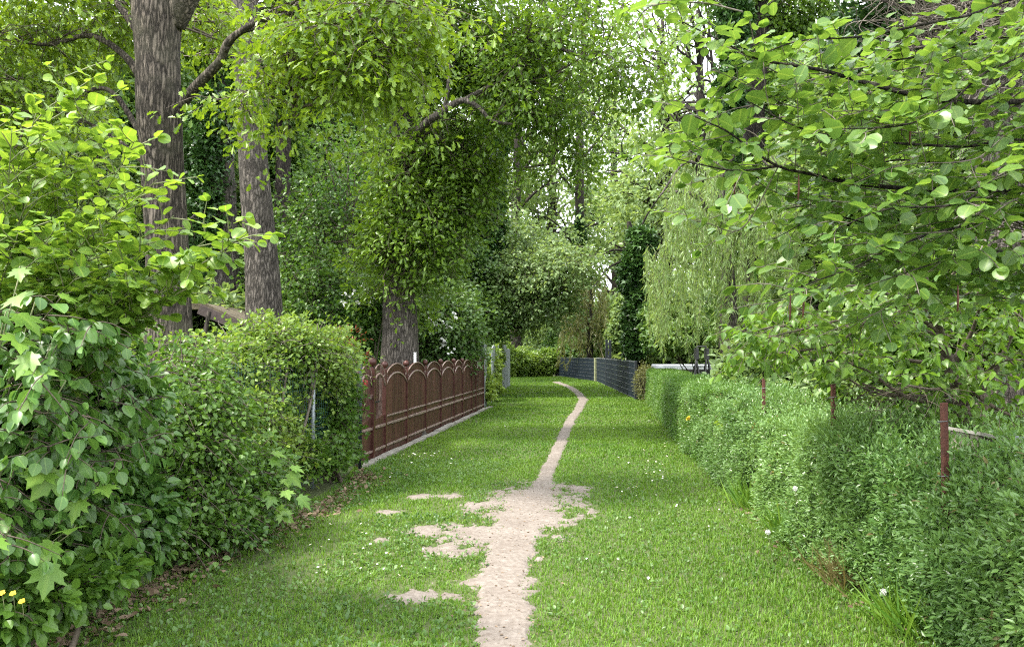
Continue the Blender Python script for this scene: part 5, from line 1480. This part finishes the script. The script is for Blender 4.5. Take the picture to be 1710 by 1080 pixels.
# alder reaching in from the right edge with big round leaves
rng = np.random.default_rng(80); LV = []; TW = []
t = thing("alder_tree", (3.75, 4.3, 0), "alder with round bright leaves reaching in from the right edge on long bare limbs", "tree")
mb = MB(); trunk_mesh(mb, [[3.75, 4.3, 0, .13], [3.72, 4.28, 1.2, .11], [3.68, 4.25, 2.2, .10], [3.6, 4.2, 3.2, .08], [3.55, 4.15, 4.4, .05]], 18, 50, .06, .2, seed=81); mb.build("trunk", M['bark_dark'], t)
def AT(px, py, Y, w): return T(px, py, Y, w * .78)
tk = lambda z: [3.7 - .03 * z, 4.26, z, .045]
AL = [[tk(2.3), AT(1800, 165, 3.9, 15), AT(1710, 170, 3.75, 13), AT(1600, 170, 3.6, 12), AT(1530, 160, 3.5, 11), AT(1440, 137, 3.4, 9), AT(1370, 117, 3.35, 8), AT(1270, 100, 3.3, 6), AT(1210, 72, 3.25, 4), AT(1130, 32, 3.2, 2.5)],
      [tk(1.95), AT(1800, 310, 3.9, 14), AT(1700, 316, 3.75, 12), AT(1560, 317, 3.6, 11), AT(1440, 308, 3.5, 9), AT(1350, 290, 3.45, 7), AT(1300, 278, 3.4, 6), AT(1255, 250, 3.35, 5), AT(1215, 220, 3.3, 4), AT(1160, 195, 3.25, 2.5)],
      [tk(2.3), AT(1800, 60, 3.6, 7), AT(1700, 98, 3.4, 6), AT(1640, 125, 3.3, 5), AT(1590, 170, 3.25, 4.5), AT(1540, 200, 3.2, 4), AT(1480, 213, 3.15, 3.5), AT(1380, 215, 3.1, 2.5)],
      [tk(1.8), AT(1780, 360, 3.8, 7), AT(1600, 380, 3.5, 6), AT(1500, 410, 3.35, 5), AT(1430, 445, 3.25, 4), AT(1360, 470, 3.2, 3), AT(1300, 495, 3.15, 2.2)],
      [tk(1.7), AT(1760, 440, 3.7, 6), AT(1640, 420, 3.4, 5), AT(1560, 440, 3.3, 3.5), AT(1470, 470, 3.2, 2)],
      [tk(2.7), AT(1780, 10, 3.7, 7), AT(1600, 30, 3.5, 6), AT(1450, 60, 3.4, 5), AT(1330, 70, 3.35, 3.5), AT(1230, 110, 3.3, 2)],
      [tk(2.1), AT(1760, 250, 3.7, 8), AT(1600, 245, 3.5, 6.5), AT(1450, 235, 3.4, 5), AT(1340, 215, 3.3, 4), AT(1250, 170, 3.25, 2.5)],
      [tk(2.0), AT(1740, 290, 3.4, 6), AT(1600, 340, 3.2, 5), AT(1480, 350, 3.15, 3.5), AT(1390, 385, 3.1, 2)],
      [AT(1300, 278, 3.4, 5), AT(1230, 285, 3.35, 4), AT(1170, 275, 3.3, 3), AT(1115, 262, 3.25, 2)],
      [tk(2.6), AT(1760, 80, 3.9, 6), AT(1620, 75, 3.8, 5), AT(1500, 100, 3.7, 4), AT(1400, 90, 3.7, 2.5)],
      [tk(1.9), AT(1740, 390, 4.0, 6), AT(1600, 330, 4.0, 5), AT(1480, 375, 3.9, 4), AT(1380, 360, 3.8, 3), AT(1290, 400, 3.7, 2)],
      [tk(2.2), AT(1740, 220, 4.1, 6), AT(1600, 270, 4.1, 5), AT(1480, 270, 4.0, 4), AT(1390, 330, 3.9, 3), AT(1310, 350, 3.8, 2)],
      [tk(2.4), AT(1740, 130, 4.2, 6), AT(1600, 200, 4.2, 5), AT(1500, 170, 4.1, 4), AT(1400, 200, 4.0, 3), AT(1300, 190, 3.9, 2)],
      [tk(1.8), AT(1760, 460, 3.9, 5), AT(1640, 460, 3.8, 4), AT(1530, 440, 3.7, 3), AT(1430, 430, 3.6, 2)],
      [tk(3.0), AT(1700, -60, 3.6, 7), AT(1500, -70, 3.4, 5), AT(1300, -40, 3.3, 3)],
      [AT(1240, 20, 3.3, 3), AT(1170, 5, 3.2, 2), AT(1090, 10, 3.15, 1.6), AT(1060, 40, 3.1, 1.2)]]
for L in AL:
    mb = MB(); trunk_mesh(mb, L, 8, 40, .06, 0, seed=82); mb.build("limb", M['bark_dark'], t)
    spray(np.array(L)[:, :3], .004, rng, LV, TW, 1, .050, .42, .076, .85, .12, .0, .16, .9, .32)
for L in AL[:14]:
    a = np.array(L)[:, :3]
    for k in range(2):
        m = a[len(a) // 3:] + np.array([rng.normal(.12, .08), rng.uniform(.1, .5), rng.normal(0, .14)])
        spray([a[max(len(a) // 3 - 1, 0)]] + list(m), .0035, rng, LV, TW, 1, .056, .36, .066, .85, .12, .0, .2, .9, .32)
build_sprays(LV, TW, ROUND, 'alder', 'twig_grey', t, rng, (0, 1), lname="crown", young=lambda p: np.clip((p[:, 2] - 2.0) * .3, -.2, .3))
# catkins hanging from it
for px, py in ((1227, 315), (1334, 315), (1320, 515), (1342, 510), (1520, 220), (1600, 500)):
    c = W(px, py, 3.3); mb = MB(); q = np.array([c + [0, 0, .06], c, c - [0.004, 0, .05]])
    tubes(mb, q, np.array([.002, .005, .003]), 6); mb.build("catkin", M['rust'], t)

# ------------------------------------------------------------------ background trees
protos = {}
def proto_crown(key, mat, n, K, size, tm, seed, blobs, gap, tint=(0, 1)):
    rng = np.random.default_rng(seed); mb = MB()
    p, o = scatter(blobs, n, rng, .8, gap)
    rosettes(mb, tm, p, o, K, size, rng, .22, .5, .2, .8, tint, tn=.5)
    o_ = mb.build("crown", M[mat], None, smooth=False)
    COL.objects.unlink(o_)
    mt = MB()
    tr = [[0, 0, -.2, .3], [.05, 0, 2, .26], [0, .1, 5, .22], [.1, 0, 9, .16], [0, 0, 13, .06]]
    trunk_mesh(mt, tr, 12, 30, .06, .2, seed=seed)
    t_ = mt.build("trunk", M['bark_dark'], None); COL.objects.unlink(t_)
    ml = MB(); L = []
    for i in range(9):
        a = rng.uniform(0, 6.28); z = rng.uniform(3, 11); r = rng.uniform(1.5, 3.2)
        l = [[0, 0, z, .08], [math.cos(a) * r * .5, math.sin(a) * r * .5, z + .7, .05], [math.cos(a) * r, math.sin(a) * r, z + 1.2, .02]]
        L.append(l); q = smooth_line(l, 10); tubes(ml, q[:, :3], q[:, 3], 6)
    twigs_to(ml, p, limb_nodes(L + [tr]), rng, 160, .03, .008)
    l_ = ml.build("limbs", M['bark_dark'], None); COL.objects.unlink(l_)
    protos[key] = (t_.data, l_.data, o_.data)
proto_crown('airy', 'far', 6400, 5, .16, MIDOV, 401, [(0, 0, 9, 3.2, 3.2, 4.2), (1.2, .5, 6, 2.4, 2.4, 2.2), (-1.3, -.5, 6.5, 2.2, 2.2, 2.4), (.3, 0, 12.5, 2.2, 2.2, 2.2)], (.75, .575), tint=(.15, 1.15))
proto_crown('full', 'far', 10000, 5, .19, MIDOV, 402, [(0, 0, 8, 3.4, 3.4, 4.4), (1.2, .5, 4, 2.8, 2.8, 3.0), (-1.3, -.5, 4.5, 2.6, 2.6, 3.2), (.3, 0, 12, 2.4, 2.4, 2.4)], (.6, .34))
proto_crown('dark', 'far_dark', 9000, 5, .2, MIDOV, 403, [(0, 0, 7, 3.2, 3.2, 5.0), (1.4, .5, 4, 2.8, 2.8, 3.2), (-1.3, -.5, 4.5, 2.6, 2.6, 3.6), (.3, 0, 12, 2.6, 2.6, 3.0)], (.6, .34))
proto_crown('low', 'far', 3000, 5, .20, MIDOV, 404, [(0, 0, 1.8, 2.0, 1.8, 1.9), (1.2, .3, 1.3, 1.4, 1.4, 1.4), (-1.2, .2, 1.4, 1.5, 1.5, 1.5)], (.8, .33))
def bgtree(px, Y, kind, sc, rot, label, zs=1.0, name=None):
    x = (px - 855) / FPX * Y
    t = thing(name or {'airy': "airy_tree", 'full': "leafy_tree", 'dark': "dark_tree", 'low': "bush"}[kind], (x, Y, 0), label, "bush" if kind == 'low' else "tree", "trees in the background")
    for nm, me in zip(("trunk", "limbs", "crown"), protos[kind]):
        if kind == 'low' and nm != "crown": continue
        o = bpy.data.objects.new(nm, me); COL.objects.link(o); o.parent = t
    t.scale = (sc, sc, sc * zs); t.rotation_euler = (0, 0, rot)
    return t
BG = [(40, 17, 'full', .62, .3, "leafy tree directly behind the lime shrub at the left edge"),
      (170, 21, 'dark', .8, 1.3, "dark leafy tree left of the forked oak trunk"),
      (330, 26, 'full', .9, 2.2, "leafy tree seen between the forked oak and the straight grey oak"),
      (-60, 26, 'dark', 1.0, 2.9, "dark tree beyond the left edge behind the lime shrub"),
      (540, 29, 'dark', 1.0, .9, "tall dark tree behind the thicket left of the central oak"),
      (640, 33, 'full', 1.05, 2.0, "leafy tree right behind the central oak"),
      (450, 38, 'full', 1.25, 4.0, "tall leafy tree far behind the straight grey oak"),
      (735, 29, 'dark', .62, 3.0, "dark tree rising over the rhododendron"),
      (745, 46, 'airy', 1.2, 1.1, "leafy tree behind the ivy column"),
      (860, 58, 'airy', 1.75, .2, "airy tree left of the thin ivy wrapped trunk in the bright gap"),
      (925, 66, 'airy', 1.9, 1.9, "sparse far tree just left of the thin ivy wrapped trunk"),
      (1030, 72, 'airy', 2.0, 3.2, "sparse far tree just right of the thin ivy wrapped trunk"),
      (1110, 50, 'airy', 1.75, 4.6, "airy pale tree above the weeping willow"),
      (1170, 40, 'airy', 1.45, 5.3, "airy tree between the willow and the ivy grown trunk at upper right"),
      (1240, 48, 'airy', 1.6, .8, "leafy tree behind the tall dark trunk at upper right"),
      (1330, 28, 'dark', .9, 1.6, "dark tree behind the alder branches right of the tall dark trunk"),
      (1440, 22, 'full', .75, 2.7, "leafy tree behind the middle of the alder branches"),
      (1560, 20, 'dark', .8, 3.7, "dark tree behind the old willow's bare twigs"),
      (1690, 17, 'full', .7, 4.9, "leafy tree at the right edge behind the old willow trunk"),
      (1350, 38, 'full', 1.1, 5.8, "tall leafy tree far behind the alder branches"),
      (1560, 32, 'full', 1.1, .5, "tall leafy tree far behind the old willow"),
      (1830, 24, 'dark', 1.0, 1.2, "dark tree beyond the right edge"),
      (880, 72, 'low', 1.5, .4, "bright bush behind the far hedge at the end of the lane"),
      (910, 64, 'low', 1.2, 1.7, "yellow-green bush right of the far hedge"),
      (1340, 13, 'low', .62, 2.1, "sunlit bush behind the left branches of the small pointed-leaved tree"),
      (1480, 11.5, 'low', .6, 3.3, "sunlit bush behind the middle of the small pointed-leaved tree"),
      (1640, 10.5, 'low', .6, 4.4, "bush behind the trunk of the small pointed-leaved tree"),
      (1000, 58, 'low', 1.6, 2.4, "far bush behind the narrow dark pillar"),
      (1150, 34, 'low', 1.3, 5.2, "bush far behind the willow curtain"),
      (120, 14, 'low', .9, .9, "bush low behind the lime shrub at left"),
      (300, 15.5, 'low', .8, 1.9, "bush behind the shed"),
      (640, 23, 'low', 1.0, 3.9, "bush low behind the central oak trunk")]
for a in BG: bgtree(*a)
# far woodland closing the horizon
rng = np.random.default_rng(500)
mb = MB()
n = 15000
az = rng.uniform(-1.15, 1.15, n); rr = rng.uniform(85, 125, n)
x = np.sin(az) * rr; y = np.cos(az) * rr
top = 9 + 9 * noise2(az * 30, rr * 0, .35, 91) - 5 * np.exp(-((az - .07) / .1) ** 2)
p = np.stack([x, y, top * rng.random(n) ** .8], 1)
rosettes(mb, DIAM, p, np.tile([0, -1., .3], (n, 1)), 4, .8, rng, .8, .4, .1, .8, (0, 1), tn=.15)
o = mb.build("far_woodland", M['far'], smooth=False)
tag(o, "distant woodland closing the view behind the gardens", "woodland", kind="stuff")

# ------------------------------------------------------------------ small flowers in the grass
rng = np.random.default_rng(600)
mb = MB()
a = np.linspace(0, 2 * np.pi, 11)[:10]
leaves(mb, LANCE, np.zeros((10, 3)) + [0, 0, .05], np.stack([np.cos(a), np.sin(a), np.full(10, .25)], 1), np.tile(UP, (10, 1)), .013, .5, np.full(10, 2.0))
tubes(mb, np.array([[0, 0, 0], [.003, 0, .025], [0, 0, .05]]), np.array([.0012, .001, .001]), 4, mat=2)
lathe(mb, (0, 0, .049), [(.0045, 0), (.004, .003), (.001, .004)], 8, mat=1)
d0 = mb.build("daisy", [M['white'], M['yellow'], M['weed']])
clusters = [(700, 762, 34, 8, 34), (745, 765, 40, 12, 10), (640, 790, 40, 10, 8), (1080, 745, 60, 30, 26), (1010, 700, 50, 25, 18), (1105, 775, 40, 12, 14), (880, 700, 60, 25, 8), (590, 900, 50, 30, 14), (640, 960, 70, 40, 14),
            (1040, 830, 60, 20, 16), (1150, 870, 60, 30, 8), (870, 660, 60, 12, 8), (1000, 655, 25, 8, 12), (520, 950, 60, 40, 6), (1000, 940, 60, 40, 6), (1085, 800, 40, 14, 10)]
first = True
for cx_, cy_, sx, sy, k in clusters:
    for i in range(k):
        g = G(cx_ + rng.normal(0, sx * .6), cy_ + rng.normal(0, sy * .6))
        if not (lane_left(g[1]) + .1 < g[0] < lane_right(g[1]) - .1) or g[1] > 44 or dirt([g[0]], [g[1]])[0] > 0: continue
        o = d0 if first else d0.copy()
        if not first: COL.objects.link(o)
        first = False
        o.location = (g[0], g[1], float(ground_z(g[0], g[1])[0]))
        s = rng.uniform(.6, .95) * (1 if g[1] < 9 else 1.25)
        o.scale = (s, s, s); o.rotation_euler = (rng.normal(.25, .2), rng.normal(0, .2), rng.uniform(0, 6))
        tag(o, "tiny white daisy in the mown grass of the lane", "daisy", "daisies in the lawn")
# dandelion seed heads at the foot of the right hedge
for px, py, lab in ((1328, 815, "dandelion seed head on the tallest stalk in front of the right hedge"), (1282, 888, "dandelion seed head at the grass edge left of the tallest one"), (1475, 988, "dandelion seed head low in front of the near right hedge")):
    Y = {815: 6.5, 888: 6.2, 988: 4.75}[py]
    c = W(px, py, Y)
    t = thing("dandelion", (c[0], c[1], 0), lab, "dandelion", "dandelion seed heads")
    mb = MB(); u = nrmz(rng.normal(size=(110, 3)))
    P = np.stack([np.tile(c, (110, 1)), c + u * .019], 1); tubes(mb, P, np.tile([.0004, .0006], (110, 1)), 3, cap=False)
    leaves(mb, DIAM, c + u * .016, u + rng.normal(size=(110, 3)) * .5, rng.normal(size=(110, 3)), .006, .5)
    mb.build("seed_head", M['white'], t)
    mb = MB(); tubes(mb, smooth_line([[c[0] + .05, c[1] + .03, 0], [c[0] + .02, c[1], c[2] * .5], c], 10), np.full(10, .0022), 5); mb.build("stalk", M['twig_green'], t)
# tall grass tufts along the foot of the right hedge
for y, lab in ((6.9, "tall unmown grass tuft at the foot of the right hedge near the dandelions"), (5.6, "dry pale grass tuft at the foot of the near right hedge"), (4.7, "long grass tuft in the lower right at the hedge foot"), (8.3, "small grass tuft where the hedge foot meets the lane")):
    x = float(lane_right(y)) - .12
    n = 110; mb = MB()
    p = np.stack([x + rng.normal(0, .06, n), y + rng.normal(0, .13, n), np.full(n, -.01)], 1)
    d = nrmz(np.stack([rng.normal(-.25, .4, n), rng.normal(-.2, .4, n), np.ones(n)], 1))
    leaves(mb, WILL, p, d, rng.normal(size=(n, 3)) + [0, -1, 0], rng.uniform(.14, .38, n), rng.random(n), np.full(n, .35))
    tag(mb.build("grass_tuft", M['grass' if y != 5.6 else 'brown_leaf']), lab, "grass tuft")
